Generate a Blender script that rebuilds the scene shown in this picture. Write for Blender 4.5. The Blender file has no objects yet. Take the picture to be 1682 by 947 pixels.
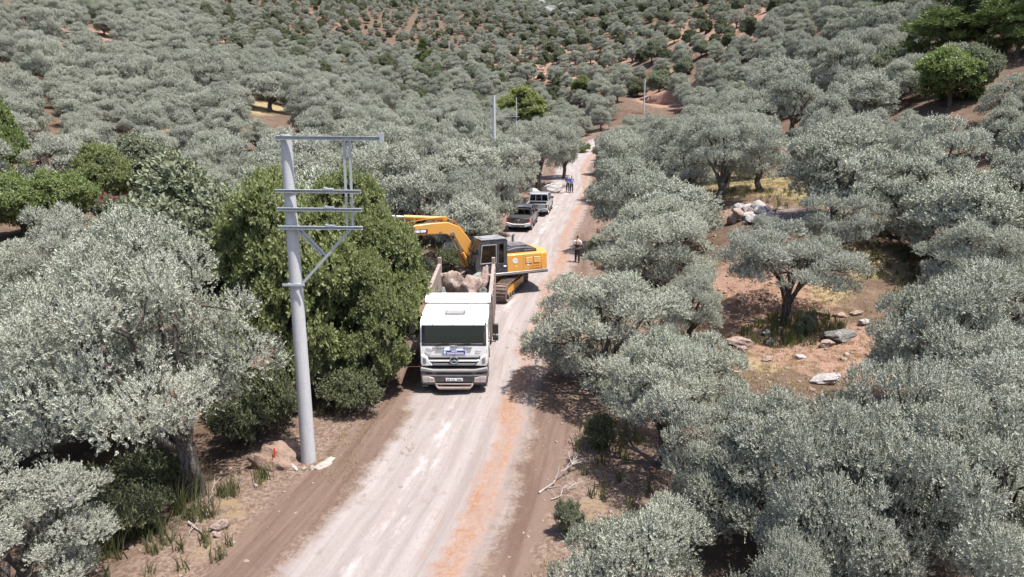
import bpy, bmesh, math, random
import numpy as np
from mathutils import Vector, Matrix, Euler

DBG = 0
C = bpy.context.scene.collection
SC = bpy.context.scene
rad = math.radians
# ------------------------------------------------------------------ camera, sky, sun, exposure
CAM_Z = 10.48
PITCH = rad(14.2)
FPX = 1121.0                       # focal length in photograph pixels (1682 wide)
cd = bpy.data.cameras.new('camera'); cam = bpy.data.objects.new('camera', cd); C.objects.link(cam)
cam.location = (0, 0, CAM_Z); cam.rotation_euler = (math.pi/2 - PITCH, 0, 0)
cd.sensor_width = 36; cd.lens = FPX/1682*36; cd.clip_start = .1; cd.clip_end = 3000
SC.camera = cam
SUN_EL, SUN_AZ = rad(70), rad(118)  # azimuth clockwise from +Y
W = bpy.data.worlds.new('World'); SC.world = W; W.use_nodes = True
wn = W.node_tree; bg = wn.nodes['Background']
sky = wn.nodes.new('ShaderNodeTexSky'); sky.sky_type = 'NISHITA'; sky.sun_disc = False
sky.sun_elevation = SUN_EL; sky.sun_rotation = SUN_AZ; sky.air_density = 1.0; sky.dust_density = 2.0
wn.links.new(sky.outputs[0], bg.inputs[0]); bg.inputs[1].default_value = 0.125
sd = bpy.data.lights.new('sun', 'SUN'); sd.energy = 5.0; sd.angle = rad(.55); sd.color = (1, .96, .90)
so = bpy.data.objects.new('sun', sd); C.objects.link(so)
sv = Vector((math.cos(SUN_EL)*math.sin(SUN_AZ), math.cos(SUN_EL)*math.cos(SUN_AZ), math.sin(SUN_EL)))
so.rotation_euler = sv.to_track_quat('Z', 'Y').to_euler(); so.location = (20, 0, 60)
SC.view_settings.view_transform = 'Standard'; SC.view_settings.look = 'None'
SC.view_settings.gamma = 1; SC.view_settings.use_curve_mapping = False
SC.view_settings.exposure = 0.95
SC.cycles.max_bounces = 6; SC.cycles.diffuse_bounces = 2; SC.cycles.glossy_bounces = 3
SC.cycles.transparent_max_bounces = 8; SC.cycles.transmission_bounces = 4
SC.cycles.caustics_reflective = False; SC.cycles.caustics_refractive = False

# ------------------------------------------------------------------ pixel helpers
ct, st = math.cos(PITCH), math.sin(PITCH)
def project(P):
    P = np.asarray(P, float); x = P[..., 0]; y = P[..., 1]; z = P[..., 2]-CAM_Z
    d = y*ct - z*st; v = y*st + z*ct
    d = np.where(np.abs(d) < 1e-6, 1e-6, d)
    return 841+FPX*x/d, 473.5-FPX*v/d, d
def ray(px, py):
    a = (px-841)/FPX; k = (473.5-py)/FPX
    return np.array([a, ct+k*st, -st+k*ct])
def pt(px, py, d):
    return np.array([0, 0, CAM_Z])+d*ray(px, py)

# ------------------------------------------------------------------ terrain
ROADPX = [(560, 1030), (610, 947), (705, 800), (752, 700), (782, 640), (815, 550), (868, 450), (897, 380), (928, 330), (938, 300), (945, 268)]
def flat_hit(px, py):
    r = ray(px, py); t = -CAM_Z/(r[2]-.035*r[1]); return np.array([0, 0, CAM_Z])+t*r
road_pts = [np.array([-6.7, -4., -.14]), np.array([-5.05, 4, .14])] + [flat_hit(*p) for p in ROADPX]
FAR_ROAD = [(985, 232, 126), (1040, 205, 134), (1078, 180, 142), (1030, 163, 156), (975, 150, 172), (925, 133, 190), (860, 114, 208), (800, 104, 222), (720, 98, 240)]
road_pts += [pt(*p)-np.array([0, 0, .0]) for p in FAR_ROAD]
ANCH = [(740,110,212),(650,30,285),(850,8,365),(1000,90,205),(1200,40,172),(1400,60,122),(1600,60,88),(1600,240,58),
        (1600,385,41),(1365,362,38.5),(1190,332,46),(1293,530,30.3),(1600,700,20),(1500,600,25),(100,500,34),(60,800,18.5),
        (150,335,62),(200,270,78),(100,130,115),(30,30,138),(350,150,120),(300,40,190),(500,200,105),(600,310,68),
        (500,30,265),(700,205,140),(1250,205,85),(1400,165,80),(1500,120,95),(841,-70,520),(150,-70,330),(1500,-70,210),(1250,-60,300),
        (1460,470,33),(450,-70,420)]
A = [pt(*a) for a in ANCH] + [p for p in road_pts]
A += [np.array(p, float) for p in [(-40,-20,-1),(40,-20,0),(0,-25,-1.2),(-20,5,0),(22,6,1.0),(-60,20,1.5),(60,15,7),(90,60,24),(-120,60,14),(-45,45,2.6),(-160,150,50),(140,140,46)]]
A = np.array(A)
def tps_fit(P, lam=.02):
    s = 100.; X = P[:, :2]/s; n = len(X)
    r = np.linalg.norm(X[:, None]-X[None], axis=2); K = np.where(r > 0, r*r*np.log(r+1e-12), 0)+lam*np.eye(n)*.1
    Q = np.c_[np.ones(n), X]
    M = np.block([[K, Q], [Q.T, np.zeros((3, 3))]]); b = np.r_[P[:, 2], 0, 0, 0]
    return X, np.linalg.solve(M, b), s
TX, TW, TS = tps_fit(A)
def tps(x, y):
    x = np.asarray(x, float).ravel()/TS; y = np.asarray(y, float).ravel()/TS
    out = TW[-3]+TW[-2]*x+TW[-1]*y
    for i in range(len(TX)):
        r2 = (x-TX[i, 0])**2+(y-TX[i, 1])**2
        out += TW[i]*.5*r2*np.log(r2+1e-14)
    return out
# smooth centreline
def catmull(P, n=8):
    P = np.array(P); out = []
    for i in range(len(P)-1):
        p0 = P[max(i-1, 0)]; p1 = P[i]; p2 = P[i+1]; p3 = P[min(i+2, len(P)-1)]
        for k in range(n):
            t = k/n
            out.append(.5*((2*p1)+(-p0+p2)*t+(2*p0-5*p1+4*p2-p3)*t*t+(-p0+3*p1-3*p2+p3)*t**3))
    out.append(P[-1]); return np.array(out)
CL = catmull(road_pts, 8)
zs = tps(CL[:, 0], CL[:, 1]); 
zs[:80] = .035*CL[:80, 1]
for _ in range(12): zs[85:-1] = .25*zs[84:-2]+.5*zs[85:-1]+.25*zs[86:]
CL[:, 2] = zs
CLV = np.r_[0, np.cumsum(np.linalg.norm(np.diff(CL[:, :2], axis=0), axis=1))]
def road_uv(x, y):
    x = np.asarray(x, float).ravel(); y = np.asarray(y, float).ravel()
    best = np.full(x.shape, 1e9); u = np.zeros(x.shape); v = np.zeros(x.shape); z = np.zeros(x.shape)
    for i in range(len(CL)-1):
        a = CL[i]; b = CL[i+1]; d = b[:2]-a[:2]; L = np.hypot(*d); d = d/L
        s = (x-a[0])*d[0]+(y-a[1])*d[1]; t = np.clip(s, 0, L)
        dist = np.hypot(x-a[0]-d[0]*t, y-a[1]-d[1]*t)
        side = (x-a[0])*d[1]-(y-a[1])*d[0]
        m = dist < best
        best = np.where(m, dist, best); u = np.where(m, np.sign(side)*dist, u)
        v = np.where(m, CLV[i]+t, v); z = np.where(m, a[2]+(b[2]-a[2])*t/L, z)
    return u, v, z
def sstep(a, b, x):
    t = np.clip((x-a)/(b-a), 0, 1); return t*t*(3-2*t)
_rs = np.random.RandomState(5)
_W = [( _rs.randn(2)*f, _rs.rand()*6.28, amp) for f, amp, n in ((.08, .35, 5), (.35, .10, 6), (1.3, .035, 8)) for _ in range(n)]
def height(x, y):
    x = np.asarray(x, float); shp = x.shape; x = x.ravel(); y = np.asarray(y, float).ravel()
    u, v, zr = road_uv(x, y); w = sstep(3.6, 13, np.abs(u))
    nz = np.zeros(x.shape)
    for k, ph, amp in _W: nz += amp*np.sin(k[0]*x+k[1]*y+ph)
    return (zr*(1-w)+tps(x, y)*w+nz*(.03+.6*sstep(4.3, 9.5, np.abs(u)))).reshape(shp)
def hz(x, y): return float(height(np.array([x]), np.array([y]))[0])
def hit(px, py):
    r = ray(px, py); ts = np.concatenate([np.arange(8, 60, .25), np.arange(60, 520, 1.)])
    P = np.array([0, 0, CAM_Z])+ts[:, None]*r
    d = P[:, 2]-height(P[:, 0], P[:, 1])
    i = np.argmax(d < 0) if (d < 0).any() else len(d)-1
    if i > 0 and d[i] < 0:
        t = ts[i-1]+(ts[i]-ts[i-1])*d[i-1]/(d[i-1]-d[i]); return np.array([0, 0, CAM_Z])+t*r
    return P[i]

# ------------------------------------------------------------------ node helper
class NM:
    def __init__(s, name):
        s.m = bpy.data.materials.new(name); s.m.use_nodes = True; s.t = s.m.node_tree
        for n in list(s.t.nodes): s.t.nodes.remove(n)
        s.out = s.n('ShaderNodeOutputMaterial')
    def n(s, typ, **kw):
        q = s.t.nodes.new(typ)
        for k, v in kw.items(): setattr(q, k, v)
        return q
    def put(s, sock, v):
        if v is None: return
        if isinstance(v, bpy.types.NodeSocket): s.t.links.new(v, sock)
        elif isinstance(v, (tuple, list)):
            v = tuple(v)
            if sock.type == 'RGBA' and len(v) == 3: v = v+(1,)
            sock.default_value = v
        else:
            sock.default_value = (v, v, v) if sock.type == 'VECTOR' else v
    def attr(s, name, out='Fac'): return s.n('ShaderNodeAttribute', attribute_name=name).outputs[out]
    def coord(s, o='Object'): return s.n('ShaderNodeTexCoord').outputs[o]
    def pos(s): return s.n('ShaderNodeNewGeometry').outputs['Position']
    def noise(s, scale, vec=None, detail=4, rough=.55, dist=0):
        q = s.n('ShaderNodeTexNoise'); s.put(q.inputs['Scale'], scale); s.put(q.inputs['Detail'], detail); s.put(q.inputs['Roughness'], rough); s.put(q.inputs['Distortion'], dist); s.put(q.inputs['Vector'], vec); return q.outputs['Fac']
    def voro(s, scale, vec=None, out='Distance'):
        q = s.n('ShaderNodeTexVoronoi'); s.put(q.inputs['Scale'], scale); s.put(q.inputs['Vector'], vec); return q.outputs[out]
    def mth(s, op, a, b=None, c=None, clamp=False):
        q = s.n('ShaderNodeMath', operation=op, use_clamp=clamp); s.put(q.inputs[0], a); s.put(q.inputs[1], b)
        if c is not None: s.put(q.inputs[2], c)
        return q.outputs[0]
    def sm(s, x, a, b, lo=0., hi=1.):
        q = s.n('ShaderNodeMapRange', interpolation_type='SMOOTHSTEP'); s.put(q.inputs[0], x)
        for i, v in enumerate((a, b, lo, hi)): s.put(q.inputs[1+i], v)
        return q.outputs[0]
    def mix(s, f, a, b, mode='MIX'):
        q = s.n('ShaderNodeMix', data_type='RGBA', blend_type=mode); s.put(q.inputs[0], f); s.put(q.inputs[6], a); s.put(q.inputs[7], b); return q.outputs[2]
    def comb(s, x, y, z=0.):
        q = s.n('ShaderNodeCombineXYZ'); s.put(q.inputs[0], x); s.put(q.inputs[1], y); s.put(q.inputs[2], z); return q.outputs[0]
    def mapping(s, vec, scale=(1, 1, 1), rot=(0, 0, 0)):
        q = s.n('ShaderNodeMapping'); s.put(q.inputs[0], vec); q.inputs['Scale'].default_value = scale; q.inputs['Rotation'].default_value = rot; return q.outputs[0]
    def bump(s, h, strength=.4, dist=.05):
        q = s.n('ShaderNodeBump'); s.put(q.inputs['Height'], h); q.inputs['Strength'].default_value = strength; q.inputs['Distance'].default_value = dist; return q.outputs[0]
    def bsdf(s, col, rough=.7, metal=0., spec=.5, normal=None, **kw):
        q = s.n('ShaderNodeBsdfPrincipled'); s.put(q.inputs['Base Color'], col); s.put(q.inputs['Roughness'], rough); s.put(q.inputs['Metallic'], metal); s.put(q.inputs['Specular IOR Level'], spec); s.put(q.inputs['Normal'], normal)
        for k, v in kw.items(): s.put(q.inputs[k], v)
        return q.outputs[0]
    def done(s, sh): s.t.links.new(sh, s.out.inputs[0]); return s.m

def paint(name, col, dirt=(.32, .24, .19), amount=.35, rough=.4, metal=0., coat=0., scale=2.5):
    k = NM(name); c = k.coord(); n1 = k.noise(scale, c, 6, .65); n2 = k.noise(scale*9, c, 3)
    f = k.mth('MULTIPLY', k.sm(k.mth('ADD', n1, k.mth('MULTIPLY', n2, .25)), .5, .85), amount)
    cc = k.mix(f, col, dirt); r = k.mth('ADD', k.mth('MULTIPLY', f, .5), rough)
    kw = {'Coat Weight': coat, 'Coat Roughness': .12} if coat else {}
    return k.done(k.bsdf(cc, r, metal, .5, **kw))
def plain(name, col, rough=.7, metal=0., spec=.5, var=.25, scale=6):
    k = NM(name); n = k.noise(scale, k.coord(), 5)
    cc = k.mix(k.mth('MULTIPLY', n, 1.), tuple(c*(1-var) for c in col), tuple(min(1, c*(1+var)) for c in col))
    return k.done(k.bsdf(cc, rough, metal, spec))

# ---- ground colour shared by terrain and road sheet
def ground_nodes(k, road):
    P = k.pos(); u0 = k.attr('u'); v = k.attr('v')
    wob = k.mth('MULTIPLY', k.mth('SUBTRACT', k.noise(.22, P, 3), .5), 1.5)
    wob2 = k.mth('MULTIPLY', k.mth('SUBTRACT', k.noise(1.6, P, 5, .65), .5), 1.1)
    u = k.mth('ADD', u0, k.mth('ADD', wob, wob2)); 
    sv_ = k.comb(k.mth('MULTIPLY', u0, 2.6), k.mth('MULTIPLY', v, .16)); streak = k.noise(1., sv_, 5, .6)
    fine = k.noise(9., P, 4, .7); grit = k.noise(38., P, 3, .7); big = k.noise(.35, P, 4)
    # soil / litter / dry grass; grove soil darkened to stand in for crown shade
    soil = k.mix(k.sm(k.noise(1.1, P, 6, .65), .35, .68), (.20, .135, .10), (.30, .21, .15))
    soil = k.mix(k.sm(fine, .52, .72), soil, (.13, .095, .075))
    soil = k.mix(k.mth('MULTIPLY', k.sm(grit, .6, .75), .35), soil, (.42, .36, .31))
    red = k.mix(k.sm(fine, .35, .7), (.48, .275, .19), (.60, .43, .34))
    red = k.mix(k.sm(k.noise(2.2, P, 5, .6), .5, .7), red, (.38, .20, .135))
    red = k.mix(k.mth('MULTIPLY', k.sm(k.noise(2.6, P, 6, .75), .55, .68), .6), red, (.52, .42, .36))
    dry = k.mix(k.sm(k.noise(5., P, 5, .7), .35, .7), (.44, .34, .18), (.66, .53, .33))
    dry = k.mix(k.sm(big, .5, .7), dry, (.34, .33, .14))
    rock = k.mix(k.sm(k.noise(3., P, 6, .7), .4, .65), (.25, .205, .18), (.40, .355, .33))
    nm = k.mth('MULTIPLY', k.mth('SUBTRACT', k.noise(.6, P, 6, .65), .5), .9)
    g = soil
    g = k.mix(k.sm(k.mth('ADD', k.attr('dry'), nm), .35, .6), g, dry)
    g = k.mix(k.sm(k.mth('ADD', k.attr('red'), nm), .35, .55), g, red)
    g = k.mix(k.sm(k.mth('ADD', k.attr('rock'), nm), .42, .6), g, rock)
    # verge
    verge = k.mix(k.sm(fine, .4, .62), (.25, .165, .125), (.46, .345, .28))
    verge = k.mix(k.mth('MULTIPLY', k.sm(k.noise(3.1, P, 6, .75), .5, .64), .6), verge, (.19, .13, .10))
    verge = k.mix(k.mth('MULTIPLY', k.sm(grit, .58, .7), .7), verge, (.56, .48, .43))
    verge = k.mix(k.mth('MULTIPLY', k.sm(k.noise(.9, P, 5, .7), .52, .66), .75), verge, (.47, .35, .215))
    au = k.mth('ABSOLUTE', u)
    g = k.mix(k.sm(au, 7.5, 4.6), g, verge)
    # compacted brown wheel tracks beside the gravel
    tr = k.sm(k.mth('ABSOLUTE', k.mth('ADD', u, 2.95)), 1.0, .55)
    tr2 = k.sm(k.mth('ABSOLUTE', k.mth('SUBTRACT', u, 3.0)), .7, .3)
    trc = k.mix(k.sm(streak, .35, .62), (.23, .15, .115), (.33, .235, .19))
    g = k.mix(k.mth('MULTIPLY', k.mth('MAXIMUM', tr, tr2), .9), g, trc)
    # pale crushed stone
    pale = k.mix(k.sm(streak, .3, .7), (.48, .415, .39), (.64, .58, .56))
    pale = k.mix(k.mth('MULTIPLY', k.sm(fine, .5, .72), .55), pale, (.46, .37, .335))
    pale = k.mix(k.mth('MULTIPLY', k.sm(grit, .6, .72), .5), pale, (.66, .61, .585))
    chalk = k.mth('MULTIPLY', k.sm(k.mth('ABSOLUTE', k.mth('ADD', u, .35)), .42, .1), k.sm(k.noise(1., k.comb(k.mth('MULTIPLY', u0, 2.), k.mth('MULTIPLY', v, .55)), 6, .7), .47, .62))
    pale = k.mix(k.mth('MULTIPLY', chalk, .8), pale, (.82, .77, .75))
    stain = k.mth('MULTIPLY', k.sm(k.noise(.8, P, 5, .6), .6, .72), .5)
    pale = k.mix(stain, pale, (.33, .24, .20))
    rw = k.attr('rw')                                        # half width of the gravel, widens by the parked cars
    pm = k.mth('MULTIPLY', k.sm(k.mth('SUBTRACT', u, k.mth('MULTIPLY', rw, -1)), -.35, .25), k.sm(k.mth('SUBTRACT', u, 2.1), .5, -.3))
    g = k.mix(pm, g, pale)
    # spilled orange earth along the right wheel line
    om = k.sm(k.mth('ABSOLUTE', k.mth('SUBTRACT', u, 1.62)), .60, .1)
    om = k.mth('MULTIPLY', om, k.sm(k.mth('ADD', k.mth('MULTIPLY', streak, .75), k.mth('ADD', k.mth('MULTIPLY', fine, .35), k.mth('MULTIPLY', k.noise(1.3, P, 5, .7), .55))), .53, .95))
    orange = k.mix(k.sm(fine, .38, .62), (.50, .245, .14), (.60, .40, .29))
    g = k.mix(k.mth('MULTIPLY', om, .95), g, orange)
    om2 = k.mth('MULTIPLY', k.sm(k.mth('ABSOLUTE', k.mth('ADD', u, .75)), .28, .05), k.sm(streak, .52, .7))
    om3 = k.mth('MULTIPLY', k.sm(k.mth('ABSOLUTE', k.mth('SUBTRACT', u, .75)), .35, .05), k.sm(k.noise(1.5, sv_, 6, .7), .55, .68))
    g = k.mix(k.mth('MULTIPLY', k.mth('MAXIMUM', om2, om3), .55), g, (.50, .27, .16))
    hgt = k.mth('ADD', k.mth('MULTIPLY', fine, .6), k.mth('ADD', k.mth('MULTIPLY', grit, .4), k.mth('MULTIPLY', streak, .5)))
    g = k.mix(1., g, (.45, .44, .44), 'MULTIPLY')
    return k.done(k.bsdf(g, .95, 0, .15, k.bump(hgt, .7, .07)))
M_ground = ground_nodes(NM('earth'), False)
M_road = ground_nodes(NM('crushed_stone'), True)

# ------------------------------------------------------------------ mesh builders
def set_mesh(name, V, F, mat=None, smooth=False, attrs=None, mi=None):
    """V (n,3) array, F (m,k) int array"""
    me = bpy.data.meshes.new(name); V = np.asarray(V, np.float32); F = np.asarray(F, np.int32); k = F.shape[1]
    me.vertices.add(len(V)); me.vertices.foreach_set('co', V.ravel())
    me.loops.add(F.size); me.loops.foreach_set('vertex_index', F.ravel())
    me.polygons.add(len(F)); me.polygons.foreach_set('loop_start', np.arange(0, F.size, k, dtype=np.int32))
    if smooth: me.polygons.foreach_set('use_smooth', np.ones(len(F), bool))
    me.update(calc_edges=True)
    for n_, a in (attrs or {}).items():
        q = me.attributes.new(n_, 'FLOAT', 'POINT'); q.data.foreach_set('value', np.asarray(a, np.float32))
    if mat: me.materials.append(mat)
    return me
def link(name, me, parent=None, loc=None, rot=None):
    o = bpy.data.objects.new(name, me); C.objects.link(o)
    if parent: o.parent = parent
    if loc is not None: o.location = loc
    if rot is not None: o.rotation_euler = rot
    return o
def tag(o, label=None, cat=None, group=None, kind=None):
    if label: o['label'] = label
    if cat: o['category'] = cat
    if group: o['group'] = group
    if kind: o['kind'] = kind
    return o
def empty(name, loc=(0, 0, 0), rz=0., label=None, cat=None, group=None):
    o = bpy.data.objects.new(name, None); C.objects.link(o); o.location = loc; o.rotation_euler = (0, 0, rz); o.empty_display_size = .3
    return tag(o, label, cat, group)

class MB:
    def __init__(s): s.v = []; s.f = []
    def add(s, V, F):
        b = len(s.v); s.v += [tuple(p) for p in V]; s.f += [tuple(i+b for i in f) for f in F]; return s
    def box(s, x0, x1, y0, y1, z0, z1, M=None):
        V = [Vector((x, y, z)) for x in (x0, x1) for y in (y0, y1) for z in (z0, z1)]
        if M: V = [M @ p for p in V]
        return s.add(V, [(0, 1, 3, 2), (4, 6, 7, 5), (0, 4, 5, 1), (2, 3, 7, 6), (0, 2, 6, 4), (1, 5, 7, 3)])
    def bar(s, a, b, w, h, up=(0, 0, 1)):
        a = Vector(a); b = Vector(b); d = (b-a); L = d.length; d.normalize(); r = d.cross(Vector(up)); r.normalize(); t = r.cross(d)
        M = Matrix(((r.x, d.x, t.x, a.x), (r.y, d.y, t.y, a.y), (r.z, d.z, t.z, a.z), (0, 0, 0, 1)))
        return s.box(-w/2, w/2, 0, L, -h/2, h/2, M)
    def cyl(s, a, b, r0, r1=None, n=16, cap=True):
        r1 = r0 if r1 is None else r1; a = Vector(a); b = Vector(b); d = (b-a).normalized()
        x = d.orthogonal().normalized(); y = d.cross(x)
        V = []
        for p, r in ((a, r0), (b, r1)):
            for i in range(n):
                t = 2*math.pi*i/n; V.append(p+x*math.cos(t)*r+y*math.sin(t)*r)
        F = [(i, (i+1) % n, n+(i+1) % n, n+i) for i in range(n)]
        if cap: F += [tuple(range(n-1, -1, -1)), tuple(range(n, 2*n))]
        return s.add(V, F)
    def tube(s, pts, r, n=8):
        for i in range(len(pts)-1): s.cyl(pts[i], pts[i+1], r, r, n)
        return s
    def prism(s, poly, axis, a, b):
        """poly: 2-D points; axis 'x','y','z' extruded a..b. x->(y,z) y->(x,z) z->(x,y)"""
        def P(p, t): return (t, p[0], p[1]) if axis == 'x' else (p[0], t, p[1]) if axis == 'y' else (p[0], p[1], t)
        n = len(poly); V = [P(p, a) for p in poly]+[P(p, b) for p in poly]
        return s.add(V, [(i, (i+1) % n, n+(i+1) % n, n+i) for i in range(n)]+[tuple(range(n-1, -1, -1)), tuple(range(n, 2*n))])
    def ring(s, c, axis, R, r, n=24, m=8):
        c = Vector(c); ax = Vector(axis).normalized(); x = ax.orthogonal().normalized(); y = ax.cross(x); V = []
        for i in range(n):
            t = 2*math.pi*i/n; d = x*math.cos(t)+y*math.sin(t)
            for j in range(m):
                q = 2*math.pi*j/m; V.append(c+d*(R+r*math.cos(q))+ax*r*math.sin(q))
        return s.add(V, [(i*m+j, ((i+1) % n)*m+j, ((i+1) % n)*m+(j+1) % m, i*m+(j+1) % m) for i in range(n) for j in range(m)])
    def lathe(s, c, axis, prof, n=24):
        c = Vector(c); ax = Vector(axis).normalized(); x = ax.orthogonal().normalized(); y = ax.cross(x); V = []; m = len(prof)
        for i in range(n):
            t = 2*math.pi*i/n; d = x*math.cos(t)+y*math.sin(t)
            for (h, r) in prof: V.append(c+ax*h+d*r)
        return s.add(V, [(i*m+j, ((i+1) % n)*m+j, ((i+1) % n)*m+j+1, i*m+j+1) for i in range(n) for j in range(m-1)])
    def build(s, name, mat, parent=None, bevel=0., smooth=False, seg=2):
        me = bpy.data.meshes.new(name); me.from_pydata([tuple(p) for p in s.v], [], s.f)
        bm = bmesh.new(); bm.from_mesh(me); bmesh.ops.remove_doubles(bm, verts=bm.verts, dist=1e-5); bmesh.ops.recalc_face_normals(bm, faces=bm.faces); bm.to_mesh(me); bm.free()
        me.materials.append(mat)
        if smooth:
            for p in me.polygons: p.use_smooth = True
        o = link(name, me, parent)
        if bevel:
            b = o.modifiers.new('bevel', 'BEVEL'); b.width = bevel; b.segments = seg; b.limit_method = 'ANGLE'; b.angle_limit = rad(35)
            for p in me.polygons: p.use_smooth = True
            me.set_sharp_from_angle(angle=rad(40))
        elif smooth: me.set_sharp_from_angle(angle=rad(45))
        return o

def build_each(s, name, mat, parent=None, **kw):
    """one object per separate piece"""
    p = list(range(len(s.v)))
    def fd(i):
        while p[i] != i: p[i] = p[p[i]]; i = p[i]
        return i
    for f in s.f:
        for j in f[1:]: p[fd(j)] = fd(f[0])
    g = {}
    for f in s.f: g.setdefault(fd(f[0]), []).append(f)
    out = []
    for fs in g.values():
        ids = sorted({i for f in fs for i in f}); m = {i: q for q, i in enumerate(ids)}; b = MB(); b.add([s.v[i] for i in ids], [tuple(m[i] for i in f) for f in fs]); out.append(b.build(name, mat, parent, **kw))
    return out
MB.build_each = build_each
# ------------------------------------------------------------------ terrain sheet
def axis_pts(lo, hi, c, d0, g):
    a = [c]; d = d0
    while a[-1] < hi: a.append(a[-1]+d); d *= g
    b = [c]; d = d0
    while b[-1] > lo: b.append(b[-1]-d); d *= g
    return np.array(sorted(set(b[1:]+a)))
gx = axis_pts(-520, 520, 3, .45, 1.021); gy = axis_pts(-40, 900, 22, .42, 1.0125)
GX, GY = np.meshgrid(gx, gy); GZ = height(GX, GY)
u_, v_, _ = road_uv(GX, GY)
# patches of differing ground: (px, py, rx_px, ry_px, kind, strength)
PATCH = [(1230,505,110,70,'red',1),(1330,560,130,80,'red',.8),(1400,600,80,60,'red',.75),(1240,430,60,40,'red',.9),(1330,480,120,40,'dry',.6),(1430,430,70,35,'dry',.8),
         (1250,300,75,45,'dry',1.1),(1230,345,60,20,'red',.7),(1290,355,70,22,'rock',1),(1260,590,90,50,'dry',.55),(660,55,130,55,'red',.3),(620,60,90,40,'rock',.36),(730,40,80,40,'rock',.4),
         (860,105,100,22,'red',1),(930,125,60,18,'red',1.2),(1090,160,50,28,'red',.9),(1010,110,80,40,'red',.55),(1020,40,60,30,'dry',.6),(1180,40,120,50,'red',.6),(1240,15,80,20,'red',1.1),
         (1110,60,60,40,'dry',.6),(1090,130,60,20,'dry',.6),(1170,120,60,20,'dry',.7),(1320,50,60,20,'red',.7),(910,20,60,30,'rock',.5),(850,12,60,20,'rock',.4),(450,180,40,15,'dry',.9),(310,155,40,18,'red',.7),(260,220,40,14,'dry',.8),
         (130,60,50,30,'red',.8),(40,25,40,20,'red',.7),(250,70,60,30,'red',.5),(400,60,60,50,'red',.55),(460,60,60,60,'red',.5),(540,30,90,40,'red',.45),(300,30,120,30,'red',.4),
         (1000,255,40,20,'rock',.8),(895,300,40,14,'rock',.7),(620,720,60,60,'dry',.6),(560,720,70,50,'dry',.6),(960,830,80,60,'dry',.5),(930,730,60,40,'red',.4)]
AT = {'red': np.zeros(GX.size), 'dry': np.full(GX.size, .12), 'rock': np.zeros(GX.size)}
AT['red'] += .10*sstep(90, 200, GY.ravel()); AT['rock'] += .14*sstep(180, 300, GY.ravel())
fx, fy = GX.ravel(), GY.ravel()
for px, py, rx, ry, kd, s_ in PATCH:
    p = hit(px, py); d = project(p)[2]; sx = rx/FPX*d
    q1 = hit(px, min(py+ry, 940)); q0 = hit(px, max(py-ry, -30)); sy = max(min(abs(q0[1]-q1[1])/2, 6*sx), sx*.6)
    r2 = ((fx-p[0])/sx)**2+((fy-p[1])/sy)**2
    AT[kd] = np.maximum(AT[kd], s_*np.exp(-r2*.9))
def halfw(v): # left half-width of the gravel
    return 1.75+.25*sstep(14, 30, v)+1.6*np.exp(-((v-66)/11)**2)
VCUT = float(CLV[np.argmin(np.hypot(CL[:, 0]-road_pts[14][0], CL[:, 1]-road_pts[14][1]))])
AT.update(u=np.where(v_ > VCUT, 99., u_), v=v_, rw=halfw(v_))
nx, ny = len(gx), len(gy); idx = np.arange(nx*ny).reshape(ny, nx)
F = np.stack([idx[:-1, :-1], idx[:-1, 1:], idx[1:, 1:], idx[1:, :-1]], -1).reshape(-1, 4)
hill = link('terrain', set_mesh('terrain', np.c_[fx, fy, GZ.ravel()], F, M_ground, True, AT)); tag(hill, kind='structure')
# road sheet
vs = np.arange(1, VCUT, .25); us = np.linspace(-3.6, 3.3, 70)
cx = np.interp(vs, CLV, CL[:, 0]); cy = np.interp(vs, CLV, CL[:, 1]); tx = np.gradient(cx); ty = np.gradient(cy); tl = np.hypot(tx, ty); tx /= tl; ty /= tl
wid = (1+.06*np.sin(vs*.7)+.05*np.sin(vs*1.9+1))*(1-.35*sstep(128, 140, vs))
RX = cx[:, None]+ty[:, None]*us[None]*wid[:, None]; RY = cy[:, None]-tx[:, None]*us[None]*wid[:, None]
RZ = height(RX, RY)+.05*(1-(np.abs(us[None]+.15)/3.45)**4)-.004-.035*np.exp(-((us[None]+1.0)/.32)**2)-.035*np.exp(-((us[None]-.85)/.32)**2)+.01*np.sin(vs[:, None]*5.1+us[None]*3)*np.sin(us[None]*4.3+vs[:, None]*2.2); RZ[:, 0] -= .03; RZ[:, -1] -= .03
uu, vv, _ = road_uv(RX, RY)
n1, n2 = RX.shape; idx = np.arange(n1*n2).reshape(n1, n2)
F = np.stack([idx[:-1, :-1], idx[:-1, 1:], idx[1:, 1:], idx[1:, :-1]], -1).reshape(-1, 4)
z0 = np.zeros(RX.size)
road = link('road', set_mesh('road', np.c_[RX.ravel(), RY.ravel(), RZ.ravel()], F, M_road, True, {'u': uu, 'v': vv, 'rw': halfw(vv), 'red': z0, 'dry': z0, 'rock': z0})); tag(road, kind='structure')

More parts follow.
